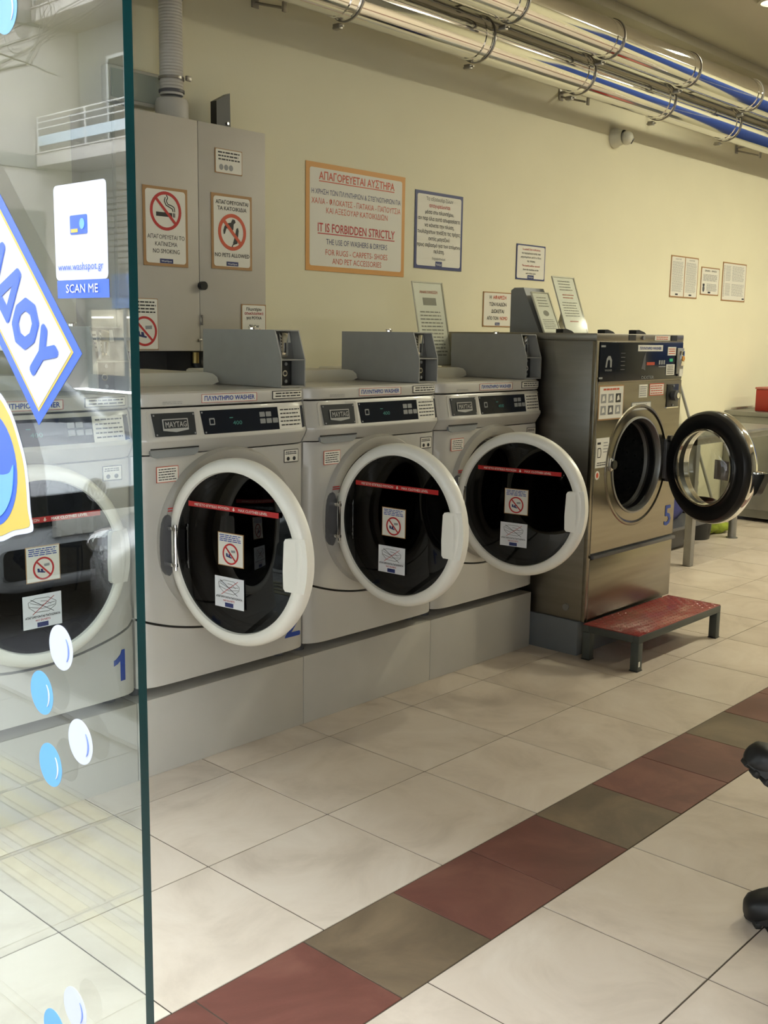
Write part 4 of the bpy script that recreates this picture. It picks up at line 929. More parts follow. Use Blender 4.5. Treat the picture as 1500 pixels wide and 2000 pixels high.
MB().use(DGREY).box((-.300, -.006, -.10), (-.250, .03, .10), .006).use(CHROME).cyl((-.292, .02, -.105), (-.292, .02, .105), .008, 12).build('hinge_arm', None, sdo)
# base and step
bs = tag(MB().box((2.378, -.092, 0), (3.16, .74, .1595), .003).build('machine_base', GBASE, origin=(2.77, .3, 0)), 'grey steel base box under the stainless washer', 'base')
st = thing('step_platform', 'low step with red tread plate and dark frame before the steel washer', 'step', (2.75, -.27, 0))
TO = st.location[:]
zt = .163; a = MB().use(FRAME)
for q in (((2.360, -.412), (3.145, -.382)), ((2.360, -.160), (3.145, -.130)), ((2.3605, -.3819), (2.390, -.1601)), ((3.115, -.3819), (3.1445, -.1601))):
    a.box((q[0][0], q[0][1], zt-.036), (q[1][0], q[1][1], zt-.004), .002)
a.build('frame', None, st, TO)
tr_ = MB().box((2.362, -.410, zt-.0045), (3.143, -.132, zt), .001)
nx, ny = 30, 11
for i in range(nx):
    for j in range(ny):
        cx_ = 2.378+i*.0258; cy_ = -.400+j*.0258; an = PI/4 if (i+j) % 2 else -PI/4
        c_, s_ = math.cos(an), math.sin(an); Lh, Wh = .0095, .0026
        base = [(Lh, 0), (0, Wh), (-Lh, 0), (0, -Wh)]
        vs_ = [(cx_+p[0]*c_-p[1]*s_, cy_+p[0]*s_+p[1]*c_, zt) for p in base]+[(cx_+p[0]*.4*c_-p[1]*.3*s_, cy_+p[0]*.4*s_+p[1]*.3*c_, zt+.0016) for p in base]
        tr_.add(vs_, [(0, 1, 5, 4), (1, 2, 6, 5), (2, 3, 7, 6), (3, 0, 4, 7), (4, 5, 6, 7)])
tr_.build('tread_plate', TREAD, st, TO)
for lx in (2.360, 3.107):
    for ly in (-.412, -.168):
        lg = MB().box((lx, ly, .004), (lx+.038, ly+.038, zt-.0365), .002).build('leg', FRAME, st, TO)
        MB().box((lx-.002, ly-.002, 0.0), (lx+.040, ly+.040, .005), .001).build('foot_pad', BLACK, lg, TO)
MB().box((2.366, -.4135, .022), (2.378, -.4120, .045)).build('leg_sticker', PAPER, st, TO)

# ------------------------------------------------------------------ things standing on top of the machines
def holder(name, label, x, y, z, w_, h_, lean, kind, rz=0.0):
    """clear leaning sign holder with a printed sheet; stands at x..x+w_, leans back by lean degrees"""
    t = thing(name, label, 'sign holder', (x+w_/2, y, z))
    la = math.radians(lean); ez = Vector((0, math.sin(la), math.cos(la))); n = Vector((0, -math.cos(la), math.sin(la)))
    o = Vector((-w_/2, 0, 0.002))
    f = lambda p, d: tuple(o+X*p[0]+ez*p[1]+n*d)
    MB().prism([(0, 0), (w_, 0), (w_, h_), (0, h_)], f, .0045, .007).build('clear_front', ACRYL, t)
    b = MB().prism([(0, 0), (w_, 0), (w_, h_), (0, h_)], f, -.003, 0)
    b.build('back_plate', CREAM, t)
    MB().prism([(0, 0), (.006, 0), (.006, h_), (0, h_)], f, 0, .0045).prism([(w_-.006, 0), (w_, 0), (w_, h_), (w_-.006, h_)], f, 0, .0045).prism([(.006, h_-.005), (w_-.006, h_-.005), (w_-.006, h_), (.006, h_)], f, 0, .0045).build('edge_strips', CREAM, t)
    dp = h_*math.sin(la)
    if kind != 2: MB().box((-w_/2, -.012, 0), (w_/2, dp+.01, .002)).prism([(dp*.62, h_*.62*math.cos(la)), (dp*.62+.003, h_*.62*math.cos(la)), (dp+.008, .002), (dp+.004, .002)], lambda p, d: (d, p[0], p[1]), -.03, .03).build('stand', CREAM, t)
    b = MB().use(mat('glossy_sheet', (.88, .87, .82), .4, noise=.01)).prism([(.007, .004), (w_-.007, .004), (w_-.007, h_-.006), (.007, h_-.006)], f, .0005, .0015)
    if kind == 1:
        b.use(ORI).text('ΑΝΑΚΟΙΝΩΣΗ', Vector(f((w_/2, h_*.86), .0026)), X, ez, .014, squash=w_*.6, bold=.02)
        b.use(GINK).prism([(w_*.28, h_*.72), (w_*.72, h_*.72), (w_*.72, h_*.81), (w_*.28, h_*.81)], f, .0015, .002); rows(b, f, .0026, w_*.12, w_*.88, h_*.1, h_*.66, 13, fill=.35)
    elif kind == 2:
        rows(b, f, .0026, w_*.2, w_*.8, h_*.62, h_*.9, 4, fill=.3); b.use(GINK).prism(oval(w_/2, h_*.48, w_*.16, h_*.07, 20), f, .0015, .002); rows(b, f, .0026, w_*.15, w_*.85, h_*.08, h_*.34, 6, fill=.3)
    else:
        rows(b, f, .0026, w_*.2, w_*.8, h_*.74, h_*.94, 4, fill=.3); rows(b, f, .0026, w_*.25, w_*.78, h_*.60, h_*.70, 2, m=ORI, fill=.35); rows(b, f, .0026, w_*.15, w_*.85, h_*.28, h_*.56, 6, fill=.3); rows(b, f, .0026, w_*.3, w_*.7, h_*.18, h_*.23, 1, m=ORI, fill=.4)
    b.build('printed_sheet', None, t)
    return t
holder('sign_holder', 'clear holder with a printed notice behind the middle coin box, farthest left', 2.145, .66, 1.287, .218, .395, 12, 1)
wd = MB().use(MGREY).prism([(.44, 1.4475), (.62, 1.4475), (.62, 1.655), (.60, 1.668), (.545, 1.668)], lambda p, d: (d, p[0], p[1]), 2.762, 2.935)
wdo = wd.build('leaflet_box', None, origin=(2.85, .53, 1.4475), fixn=True); tag(wdo, 'grey wedge shaped box standing on the steel washer behind the clear holders', 'box')
holder('sign_holder', 'smaller clear holder leaning on the grey wedge box atop the steel washer', 2.765, .418, 1.4475, .150, .215, 24, 2)
holder('sign_holder', 'taller clear holder with a printed sheet at right atop the steel washer', 2.945, .405, 1.4475, .200, .300, 20, 3)
for i, (x, y, lab) in enumerate(((2.62, .20, 'small black clip lying on the steel washer top, left of three'), (2.82, .10, 'small black clip lying on the steel washer top, middle of three'), (2.90, -.02, 'small black clip lying on the steel washer top, right of three'))):
    c = MB().prism([(-.045, 0), (.05, 0), (.03, .010), (-.02, .020), (-.045, .018)], lambda p, d: (x+p[0], y+d, 1.4475+p[1]), -.02, .02).build('plastic_clip', BLACK, origin=(x, y, 1.4475), fixn=True); tag(c, lab, 'clip', 'black clips on the steel washer')

# ------------------------------------------------------------------ back of the shop
tb = thing('folding_table', 'steel framed work table behind the open round door', 'table', (5.1, .8, 0))
BO = tb.location[:]
MB().box((4.50, .43, .815), (5.80, 1.00, .835), .003).build('table_top', STEELD, tb, BO)
MB().box((4.53, .46, .775), (5.78, .49, .814)).box((4.53, .96, .775), (5.78, .99, .814)).box((4.53, .46, .775), (4.56, .98, .814)).build('top_rail', STEELD, tb, BO)
MB().box((4.545, .455, 0), (4.595, .505, .775), .003).build('leg', STEELD, tb, BO)
MB().cyl((5.72, .72, 0), (5.72, .72, .80), .030, 18).cyl((5.72, .72, 0), (5.72, .72, .006), .042, 18).build('leg', STEELD, tb, BO)
MB().cyl((5.3, .95, 0), (5.3, .95, .80), .028, 18).build('leg', STEELD, tb, BO)
MB().box((4.62, .66, .18), (5.35, .99, .20)).box((4.60, .66, .0), (4.63, .99, .20)).build('lower_shelf', DGREY, tb, BO)
bag = MB().use(mat('blue_cloth', (.035, .04, .17), .8, noise=.2, scale=12))
def blob(b, c, r, n=20, m_=12, seed=1, amp=.18):
    random.seed(seed); ph = [random.random()*6 for _ in range(6)]; vs = []
    for j in range(m_+1):
        v = PI*j/m_
        for i in range(n):
            u = 2*PI*i/n; k_ = 1+amp*(math.sin(3*u+ph[0])*math.sin(2*v+ph[1])+.6*math.sin(5*u+ph[2]+2*v))
            vs.append((c[0]+r[0]*k_*math.sin(v)*math.cos(u), c[1]+r[1]*k_*math.sin(v)*math.sin(u), max(c[2]-r[2], c[2]+r[2]*k_*math.cos(v))))
    b.add(vs, [(j*n+i, j*n+(i+1) % n, (j+1)*n+(i+1) % n, (j+1)*n+i) for j in range(m_) for i in range(n)])
blob(bag, (4.92, .86, .40), (.30, .18, .20), seed=3)
tag(bag.build('laundry_bag', origin=(4.92, .86, .2)), 'blue cloth bundle on the lower shelf of the work table', 'bag')
gc = MB().use(mat('lime_cloth', (.22, .27, .02), .85, noise=.3, scale=14)); blob(gc, (5.82, .93, .045), (.17, .12, .045), seed=5, amp=.22)
tag(gc.build('floor_cloth', origin=(5.82, .93, 0)), 'lime green cloth lying on the floor under the work table', 'cloth')
bk = MB().use(BLACK).lathe([(.001, 0), (.12, 0), (.15, .28), (.155, .285), (.145, .285), (.12, .02), (.001, .02)], (5.52, .93, 0), 'z', 32)
tag(bk.build('bucket', origin=(5.52, .93, 0), fixn=True), 'black round bucket on the floor beside the lime cloth', 'bucket')
bk = MB().use(DGREY).box((4.85, .80, 0.0), (5.15, 1.1, .16), .02)
tag(bk.build('storage_crate', origin=(5.0, .95, 0)), 'dark low crate on the floor under the work table', 'crate')
mp = thing('broom', 'grey broom with long handle leaning against the wall past the steel washer', 'broom', (6.15, 1.06, 0))
MB().tube([(.0, .0, .10), (-.62, .12, 1.30)], .011, 10).build('handle', mat('grey_tube', (.40, .40, .38), .4, metal=.3), mp)
MB().box((-.13, -.02, .06), (.10, .02, .11), .01).prism([(-.14, 0), (.11, 0), (.10, .07), (-.13, .07)], lambda p, d: (p[0], d, p[1]), -.025, .025).build('brush_head', BLACK, mp)
cb = thing('steel_cabinet', 'stainless steel low cabinet at the far right end of the wall', 'cabinet', (7.2, .80, 0))
QO = cb.location[:]
MB().box((6.50, .42, .10), (8.2, WY-.005, .835), .004).build('body', STEELD, cb, QO)
MB().box((6.48, .40, .836), (8.22, WY-.004, .872), .004).build('worktop', STEELD, cb, QO)
MB().box((6.53, .45, .03), (8.17, WY-.02, .10)).build('plinth', STEELD, cb, QO)
for fx in (6.56, 7.3, 8.1): MB().cyl((fx, .47, 0), (fx, .47, .04), .02, 12).build('foot', DGREY, cb, QO)
MB().box((6.56, .414, .14), (7.34, .4205, .80), .003).build('door', STEELD, cb, QO)
MB().box((7.36, .414, .14), (8.14, .4205, .80), .003).build('door', STEELD, cb, QO)
rbx = thing('red_box', 'red box standing on the stainless cabinet at the right edge', 'box', (6.78, .82, .872))
MB().box((6.60, .60, .8725), (6.98, 1.0, 1.045), .006).build('case', mat('red_enamel', (.42, .03, .02), .35, noise=.04), rbx, rbx.location)
MB().box((6.595, .595, 1.045), (6.985, 1.005, 1.062), .004).build('lid', mat('red_lid', (.50, .16, .13), .35, noise=.04), rbx, rbx.location)
# blue painted end-wall panels (out of frame, mirrored in the ducts)
BLUEP = mat('blue_wall_panel', (.02, .055, .26), .5, noise=.03)
for y0_, lab in ((-3.3, 'blue painted panel on the end wall, half farther from the machines'), (-1.2, 'blue painted panel on the end wall, half nearer the machines')):
    tag(MB().box((8.97, y0_, .9), (8.999, y0_+2.05, 2.5), .004).build('wall_panel', BLUEP, origin=(8.98, y0_+1.0, .9)), lab, 'panel')

# ------------------------------------------------------------------ lamps
WARM = (1.0, .965, .74)
LENS = mat('lamp_lens', (.9, .85, .7), .4, noise=0, emit=(1.0, .86, .56), estr=7.0)
def downlight(x, y, power, label):
    t = thing('ceiling_downlight', label, 'ceiling light', (x, y, 3.45), group='round ceiling downlights')
    MB().lathe([(.095, 0), (.095, -.012), (.075, -.016), (.072, -.004)], (0, 0, 0), 'z', 36).build('trim_ring', CREAM, t)
    MB().lathe([(.001, -.004), (.072, -.005)], (0, 0, 0), 'z', 36).build('lens', LENS, t)
    ld = bpy.data.lights.new('downlight_lamp', 'AREA'); ld.shape = 'DISK'; ld.size = .15; ld.energy = power; ld.color = WARM
    lo = bpy.data.objects.new('lamp', ld); COL.objects.link(lo); lo.parent = t; lo.location = (0, 0, -.02)
for x, y, pw, lab in ((3.3, -1.7, .22, 'round ceiling downlight nearest the shop front, outer row'), (5.0, -1.7, 1.5, 'round ceiling downlight second from the front, outer row'), (6.5, -1.7, 1.7, 'round ceiling downlight third from the front, outer row'), (7.9, -1.7, 1.2, 'round ceiling downlight at the back end, outer row'),
                      (4.95, .34, .25, 'round ceiling downlight beside the ducts, at the photo corner'), (5.2, -3.9, .7, 'round ceiling downlight over the opposite side, nearer one'), (7.0, -3.9, .9, 'round ceiling downlight over the opposite side, farther one')):
    downlight(x, y, LAMP_W*pw, lab)
# ------------------------------------------------------------------ seated person at the right edge (only the shoes reach into the photo)
SHOE = mat('black_leather', (.010, .010, .011), .42, noise=.2, scale=20, bump=.1, spec=.4)
SOLE = mat('black_sole', (.008, .008, .008), .55, noise=.2)
JEANS = mat('dark_trousers', (.02, .022, .03), .85, noise=.2, scale=30, bump=.2)
JACKET = mat('dark_green_jacket', (.03, .04, .035), .8, noise=.2, scale=20, bump=.2)
SKIN = mat('skin', (.50, .30, .21), .5, noise=.05)
HAIR = mat('dark_hair', (.02, .014, .01), .6, noise=.3, scale=40)
def shoe(parent, toe, direction, pitch_deg, roll_deg=0):
    """toe tip world position, horizontal direction the toe points, pitch (toe up positive)"""
    d = Vector((direction[0], direction[1], 0)).normalized()
    R = Matrix((( d.x, -d.y, 0), (d.y, d.x, 0), (0, 0, 1))).to_4x4() @ Matrix.Rotation(-math.radians(pitch_deg), 4, 'Y') @ Matrix.Rotation(math.radians(roll_deg), 4, 'X')
    Lx = .29
    st_ = [(-.004, .016, .018, .046), (.000, .028, .012, .058), (.012, .040, .010, .070), (.04, .048, .012, .078), (.08, .051, .020, .086), (.12, .047, .030, .102), (.15, .044, .030, .122), (.18, .042, .030, .140), (.22, .041, .030, .150), (.26, .038, .030, .150), (.285, .028, .032, .142), (.29, .012, .04, .12)]
    b = MB(); b.M = Matrix.Translation(toe) @ R
    n = 20; vs = []
    for (x, hw, z0_, z1_) in st_:
        for i in range(n):
            a = 2*PI*i/n; ca, sa = math.cos(a), math.sin(a)
            vs.append((-x, hw*(abs(ca)**.8)*(1 if ca > 0 else -1), (z0_+z1_)/2+(z1_-z0_)/2*(abs(sa)**.85)*(1 if sa > 0 else -1)))
    m_ = len(st_)
    fs_ = [(k*n+i, k*n+(i+1) % n, (k+1)*n+(i+1) % n, (k+1)*n+i) for k in range(m_-1) for i in range(n)]+[tuple(range(n)), tuple((m_-1)*n+i for i in range(n-1, -1, -1))]
    b.add(vs, fs_)
    o = b.build('shoe', SHOE, parent, parent.location[:], smooth=60, fixn=True)
    s_ = MB(); s_.M = b.M
    out = []
    hw_ = lambda x: .050*min(1, ((x+.004)/.05)**.5) if x < .05 else (.052 if x < .12 else .052-.008*min(1, (x-.12)/.05) if x < .17 else .044 if x < .25 else .044*max(.05, 1-((x-.25)/.045)**2)**.5)
    xs = [-.003, .002, .008, .018, .03, .05, .08, .12, .16, .20, .25, .27, .285, .293]
    out = [(-x, hw_(x)) for x in xs]+[(-x, -hw_(x)) for x in reversed(xs)]
    s_.prism(out, lambda p, d_: (p[0], p[1], d_), .012, .040)
    for i in range(11):
        x = .012+i*.025
        if .165 < x < .19: continue
        for sg in (-1, 1):
            h_ = hw_(x+.008); s_.box((-x-.016, sg*h_*.25, 0), (-x, sg*(h_+.002), .016), .003)
    s_.build('sole', SOLE, o, parent.location[:], fixn=True)
    return o, b.M
def skin_mesh(verts, edges, radii, mats_by):
    me = bpy.data.meshes.new('tmp'); me.from_pydata(verts, edges, []); ob = bpy.data.objects.new('tmp', me); COL.objects.link(ob)
    ob.modifiers.new('s', 'SKIN'); sub_ = ob.modifiers.new('u', 'SUBSURF'); sub_.levels = 2; sub_.render_levels = 2
    for i, r in enumerate(radii): me.skin_vertices[0].data[i].radius = (r, r) if not isinstance(r, tuple) else r
    me.skin_vertices[0].data[0].use_root = True
    dg = bpy.context.evaluated_depsgraph_get(); ev = ob.evaluated_get(dg); m2 = bpy.data.meshes.new_from_object(ev, depsgraph=dg)
    vs = [v.co[:] for v in m2.vertices]; fs_ = [tuple(p.vertices) for p in m2.polygons]
    bpy.data.objects.remove(ob); bpy.data.meshes.remove(m2)
    return vs, fs_
fdir = Vector((-.68, .733, 0)).normalized(); sdir = Vector((.733, .68, 0)).normalized()
per = thing('person', 'person sitting at the right edge in black lug-soled shoes, legs crossed', 'person', (1.36, -2.23, 0))
PO = Vector(per.location)
s1, M1 = shoe(per, Vector((.755, -1.625, 0)), fdir, 0)
s2, M2 = shoe(per, Vector((.583, -1.660, .470)), Vector((-.74, .58, 0)), 32, -8)
an1 = M1 @ Vector((-.235, 0, .14)); an2 = M2 @ Vector((-.235, 0, .14))
kn1 = Vector((1.06, -1.92, .50)); kn2 = Vector((1.07, -1.93, .69))
hp = Vector((1.40, -2.28, .54))
V = [hp, hp+sdir*-.10+fdir*.03, kn1, an1, hp+sdir*.10+fdir*.03+Z*.02, kn2, an2,
     hp+Z*.20, hp+Z*.40, hp+Z*.52, hp+Z*.60+fdir*.01, hp+Z*.72+fdir*.03,
     hp+Z*.50-sdir*.19, hp+Z*.24-sdir*.24+fdir*.06, hp+Z*.14-sdir*.10+fdir*.26,
     hp+Z*.50+sdir*.19, hp+Z*.24+sdir*.24+fdir*.06, hp+Z*.16+sdir*.06+fdir*.27]
E_ = [(0, 1), (1, 2), (2, 3), (0, 4), (4, 5), (5, 6), (0, 7), (7, 8), (8, 9), (9, 10), (10, 11), (8, 12), (12, 13), (13, 14), (8, 15), (15, 16), (16, 17)]
Rd = [.14, .095, .068, .046, .095, .068, .046, .15, .15, .072, .052, .050, .062, .048, .034, .062, .048, .034]
vs_, fs_ = skin_mesh([tuple(v) for v in V], E_, Rd, None)
b = MB().use(JACKET).add(vs_, [])
for f_ in fs_:
    c_ = sum((Vector(vs_[i]) for i in f_), Vector())/len(f_)
    m_ = JACKET
    if c_.z < .60 and (c_-hp).dot(fdir) > -.5 and not ((c_-V[14]).length < .14 or (c_-V[17]).length < .14): m_ = JEANS
    if c_.z < .74 and (c_-hp).dot(fdir) > .33: m_ = JEANS
    if c_.z > hp.z+.56: m_ = SKIN
    b.use(m_); b.f.append(f_); b.m.append(b.cur)
for hand, sg, wr in ((0, -1, V[14]), (1, 1, V[17])):
    hv = [wr, wr+fdir*.05-Z*.008, wr+fdir*.085-Z*.012]; he = [(0, 1), (1, 2)]; hr2 = [(.024, .03), (.018, .040), (.013, .038)]
    for q, (off, ln) in enumerate(((-.028, .062), (-.009, .074), (.010, .070), (.028, .055))):
        i0 = len(hv); hv += [wr+fdir*.088+sdir*off-Z*.012, wr+fdir*(.088+ln*.5)+sdir*off*1.1-Z*.016, wr+fdir*(.088+ln)+sdir*off*1.15-Z*.034]
        he += [(2, i0), (i0, i0+1), (i0+1, i0+2)]; hr2 += [.0095, .009, .0075]
    i0 = len(hv); hv += [wr+fdir*.045-sdir*sg*.036-Z*.010, wr+fdir*.085-sdir*sg*.052-Z*.022]; he += [(1, i0), (i0, i0+1)]; hr2 += [.012, .009]
    a_, c_ = skin_mesh([tuple(v) for v in hv], he, hr2, None); b.use(SKIN).add(a_, c_)
# head
hc = hp+Z*.76+fdir*.035
hv = []; n = 32; m_ = 22
for j in range(m_+1):
    v = PI*j/m_
    for i in range(n):
        u = 2*PI*i/n; fx = math.sin(v)*math.cos(u); sx_ = math.sin(v)*math.sin(u); zz = math.cos(v)
        rf, rs_, rz_ = .095, .074, .118
        k_ = 1.0
        if zz < -.2: rs_ *= 1-.35*min(1, (-.2-zz)/.8); rf *= 1-.12*(-.2-zz)
        e_ = 0
        if fx > .6 and abs(sx_) < .20: e_ += .022*math.exp(-((zz+.12)/.16)**2)*(1-abs(sx_)/.20)          # nose
        if fx > .5: e_ -= .008*math.exp(-((zz-.06)/.09)**2)*math.exp(-((abs(sx_)-.38)/.14)**2)                 # eye sockets
        if fx > .6 and abs(sx_) < .35: e_ += .005*math.exp(-((zz+.46)/.06)**2)                                    # lips
        hv.append(tuple(hc+fdir*(fx*rf+e_)+sdir*sx_*rs_+Z*zz*rz_))
b.use(SKIN).add(hv, [(j*n+i, j*n+(i+1) % n, (j+1)*n+(i+1) % n, (j+1)*n+i) for j in range(m_) for i in range(n)])
for sg in (-1, 1):
    blob(b, tuple(hc+sdir*sg*.076-Z*.005), (.012, .012, .030), n=12, m_=8, amp=0)
    b.use(PAPERW); blob(b, tuple(hc+fdir*.080+sdir*sg*.030+Z*.008), (.012, .012, .010), n=12, m_=8, amp=0)
    b.use(INK); blob(b, tuple(hc+fdir*.089+sdir*sg*.031+Z*.008), (.005, .005, .005), n=10, m_=6, amp=0); b.use(SKIN)
b.build('body', None, per, per.location[:], smooth=80)
b = MB(); hv2 = []
for j in range(13):
    v = PI*.62*j/12
    for i in range(n):
        u = 2*PI*i/n; fx = math.sin(v)*math.cos(u); sx_ = math.sin(v)*math.sin(u); zz = math.cos(v)
        if fx > .45 and zz < .45: zz = .45+(zz-.45)*.05
        hv2.append(tuple(hc+fdir*(fx*.103-.006)+sdir*sx_*.084+Z*(zz*.126+.004)))
b.add(hv2, [(j*n+i, j*n+(i+1) % n, (j+1)*n+(i+1) % n, (j+1)*n+i) for j in range(12) for i in range(n)]).build('hair', HAIR, per, per.location[:], smooth=80)
ch = thing('waiting_chair', 'grey plastic waiting chair under the seated person, beyond the right edge', 'chair', (1.345, -2.22, 0))
cfr = lambda a, c, z_: tuple(Vector((1.345, -2.22, 0))+fdir*a+sdir*c+Z*z_)
def obx(b, a0, a1_, c0, c1, z0_, z1_):
    p = [cfr(a, c, z_) for z_ in (z0_, z1_) for (a, c) in ((a0, c0), (a1_, c0), (a1_, c1), (a0, c1))]
    return b.add(p, [(3, 2, 1, 0), (4, 5, 6, 7), (0, 1, 5, 4), (1, 2, 6, 5), (2, 3, 7, 6), (3, 0, 4, 7)])
obx(MB(), -.20, .22, -.22, .22, .392, .412).build('seat', MGREY, ch, ch.location[:])
obx(MB(), -.27, -.24, -.22, .22, .45, .80).build('backrest', MGREY, ch, ch.location[:])
for a in (-.22, .20):
    for c in (-.19, .19): obx(MB(), a-.012, a+.012, c-.012, c+.012, 0, .392).build('leg', STEELD, ch, ch.location[:])
for c in (-.17, .17): obx(MB(), -.262, -.238, c-.01, c+.01, .37, .46).build('back_support', STEELD, ch, ch.location[:])
# ------------------------------------------------------------------ the street outside (seen as reflections in the glass panel)
PAVE = mat('sidewalk_paving', (.17, .165, .155), .8, noise=.12, scale=4)
PAVEY = mat('tactile_yellow', (.23, .20, .115), .8, noise=.12, scale=6)
ASPH = mat('asphalt', (.06, .06, .062), .85, noise=.2, scale=20)
KERB = mat('kerb_stone', (.24, .235, .22), .8, noise=.1)
CONC = mat('facade_paint', (.38, .35, .32), .85, noise=.10, scale=1.2)
CONC2 = mat('facade_grey', (.30, .29, .27), .85, noise=.08, scale=1.5)
RECESS = mat('facade_recess_shaded', (.19, .185, .175), .85, noise=.1)  # walls behind balconies: shade put into the colour; shutters share this grey
RAILP = mat('balcony_panel', (.38, .44, .48), .5, noise=.03)
RAILM = mat('balcony_rail', (.55, .53, .50), .5, noise=.03)
SILV = mat('car_silver', (.26, .26, .26), .25, metal=.7, noise=.01, coat=.6)
WHIT = mat('car_white', (.55, .56, .57), .25, noise=.01, coat=.6)
CGL = mat('car_glass', (.02, .025, .03), .04, noise=0, spec=.9)
TYRE = mat('tyre', (.012, .012, .012), .7, noise=.1)
b = MB().use(GROUT).box((-2.35, -12, -.12), (-1.0, 30, -.012))
random.seed(11)
for i in range(4):
    x0 = -2.33+i*.33
    for j in range(0, 80):
        ya = -8+j*.40
        if -1.70 < x0+.16 < -1.4 or x0 > -1.36: m_ = PAVE
        else: m_ = PAVE
        b.use(m_).box((x0+.003, ya+.003, -.03), (x0+.327, ya+.397, -.010), 0)
b.use(PAVE).box((-1.01-.1, -8, -.03), (-1.0, 24, -.010))
for j in range(0, 60):
    ya = -6+j*.40
    for q in range(4): b.use(PAVEY).box((-1.98+q*.105, ya+.005, -.02), (-1.98+q*.105+.055, ya+.385, -.004), 0)
struct(b.build('sidewalk', origin=(-1.7, 8, -.12)))
slab('kerb', (-2.50, -12, -.20), (-2.35, 30, -.008), KERB)
slab('road', (-9.2, -44, -.22), (-2.50, 50, -.13), ASPH)
slab('sidewalk_far', (-14.6, -14, -.22), (-9.2, 34, -.01), PAVE)

def building(name, label, xf, y0_, y1_, floors, hgt, side=None, balc=True, shop=True):
    """facade faces +x; balcony slabs reach out to xf"""
    t = thing(name, label, 'building', (xf-4, (y0_+y1_)/2, 0)); O_ = t.location[:]
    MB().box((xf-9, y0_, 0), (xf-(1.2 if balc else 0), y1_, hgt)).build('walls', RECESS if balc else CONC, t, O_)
    z = 5.2
    for f_ in range(floors):
        if balc:
            sl_ = MB().box((xf-1.25, y0_, z), (xf, y1_, z+.28), .01).box((xf-.02, y0_, z+.28), (xf+.03, y1_, z+.31)).build('balcony_slab', CONC, t, O_)
            rl = MB().use(RAILP).box((xf-.05, y0_+.03, z+.46), (xf-.03, y1_-.03, z+.68))
            rl.use(RAILM)
            for q in (.84, .98, 1.10): rl.cyl((xf-.04, y0_+.02, z+q), (xf-.04, y1_-.02, z+q), .017, 8)
            nn = int((y1_-y0_)/1.9)
            for q in range(nn+1):
                yy = y0_+.04+(y1_-y0_-.08)*q/nn; rl.box((xf-.055, yy-.02, z+.28), (xf-.025, yy+.02, z+1.12))
            rl.build('balcony_railing', None, t, O_)
            for q in range(int((y1_-y0_)/3.2)):
                yy = y1_-1.2-q*3.2
                if yy < -18: continue
                wn_ = MB().use(mat('window_white', (.5, .5, .48), .5)).box((xf-1.22, yy-1.5, z+.30), (xf-1.17, yy, z+2.5)).use(CGL).box((xf-1.175, yy-1.42, z+.4), (xf-1.165, yy-.79, z+2.42)).box((xf-1.175, yy-.71, z+.4), (xf-1.165, yy-.08, z+2.42)).build('balcony_door', None, t, O_)
        else:
            MB().box((xf-.01, y0_-.02, z-.05), (xf+.06, y1_, z+.28), .01).build('string_course', KERB, t, O_)
            for q in range(int((y1_-y0_)/2.6)):
                yy = y0_+1.0+q*2.6
                MB().use(mat('window_white', (.5, .5, .48), .5)).box((xf-.02, yy, z+1.1), (xf+.03, yy+1.3, z+2.5)).use(CGL).box((xf+.028, yy+.08, z+1.18), (xf+.034, yy+1.22, z+2.42)).build('window', None, t, O_)
        z += 3.2
    if shop:
        MB().use(mat('shop_sign_blue', (.05, .14, .35), .5, noise=.05)).box((xf-1.19, y1_-6.5, 1.95), (xf-1.10, y1_-1.3, 2.75), .01).build('sign_band', None, t, O_)
        sh_ = MB().use(RECESS)
        for q in range(14): sh_.box((xf-1.19, y1_-6.5, 2.85+q*.14), (xf-1.13, y1_-.3, 2.96+q*.14), .01)
        sh_.build('roller_shutter', None, t, O_)
        wv = MB().use(mat('shop_frame', (.25, .26, .27), .4, metal=.6)).box((xf-1.19, y1_-6.6, 0), (xf-1.12, y1_-.2, .35))
        for q in range(5): wv.box((xf-1.19, y1_-6.6+q*1.58, 0), (xf-1.10, y1_-6.5+q*1.58, 1.95))
        wv.box((xf-1.19, y1_-6.6, 1.20), (xf-1.11, y1_-.2, 1.26)); wv.build('shopfront_frame', None, t, O_)
        lw_ = MB().use(mat('lit_interior', (.4, .36, .28), .6, noise=.4, scale=2.5, emit=(1.0, .86, .62), estr=.8)).box((xf-1.199, y1_-6.5, .35), (xf-1.17, y1_-.2, 1.92)); lw_.build('lit_window', None, t, O_)
        lt_ = MB().use(mat('fluorescent', (.9, .9, .85), .4, noise=0, emit=(1, .97, .88), estr=9.0))
        for q in range(4): lt_.box((xf-1.165, y1_-5.6+q*1.45, 1.72), (xf-1.13, y1_-4.7+q*1.45, 1.76))
        lt_.build('fluorescent_tubes', None, t, O_)
        MB().use(mat('poster_red', (.35, .04, .05), .5, noise=.3, scale=9)).box((xf-1.165, y1_-3.0, .45), (xf-1.15, y1_-2.6, 1.15)).use(SLIGHT).box((xf-1.15, y1_-2.9, .85), (xf-1.145, y1_-2.65, 1.05)).build('poster', None, t, O_)
    # parapet
    MB().box((xf-9, y0_, hgt), (xf-(1.2 if balc else 0), y1_, hgt+.9)).build('parapet', CONC, t, O_)
    return t
building('apartment_building', 'apartment block with white railed balconies reflected at the top of the glass', -14.0, 3.0, 21.2, 4, 18.4)
building('apartment_building', 'beige block with plain side wall reflected at the top left of the glass', -12.0, 21.3, 48.0, 4, 18.4, balc=False, shop=False)
building('apartment_building', 'apartment block across the street opposite the shop door, behind the camera', -14.0, -42.0, 2.9, 4, 18.4)
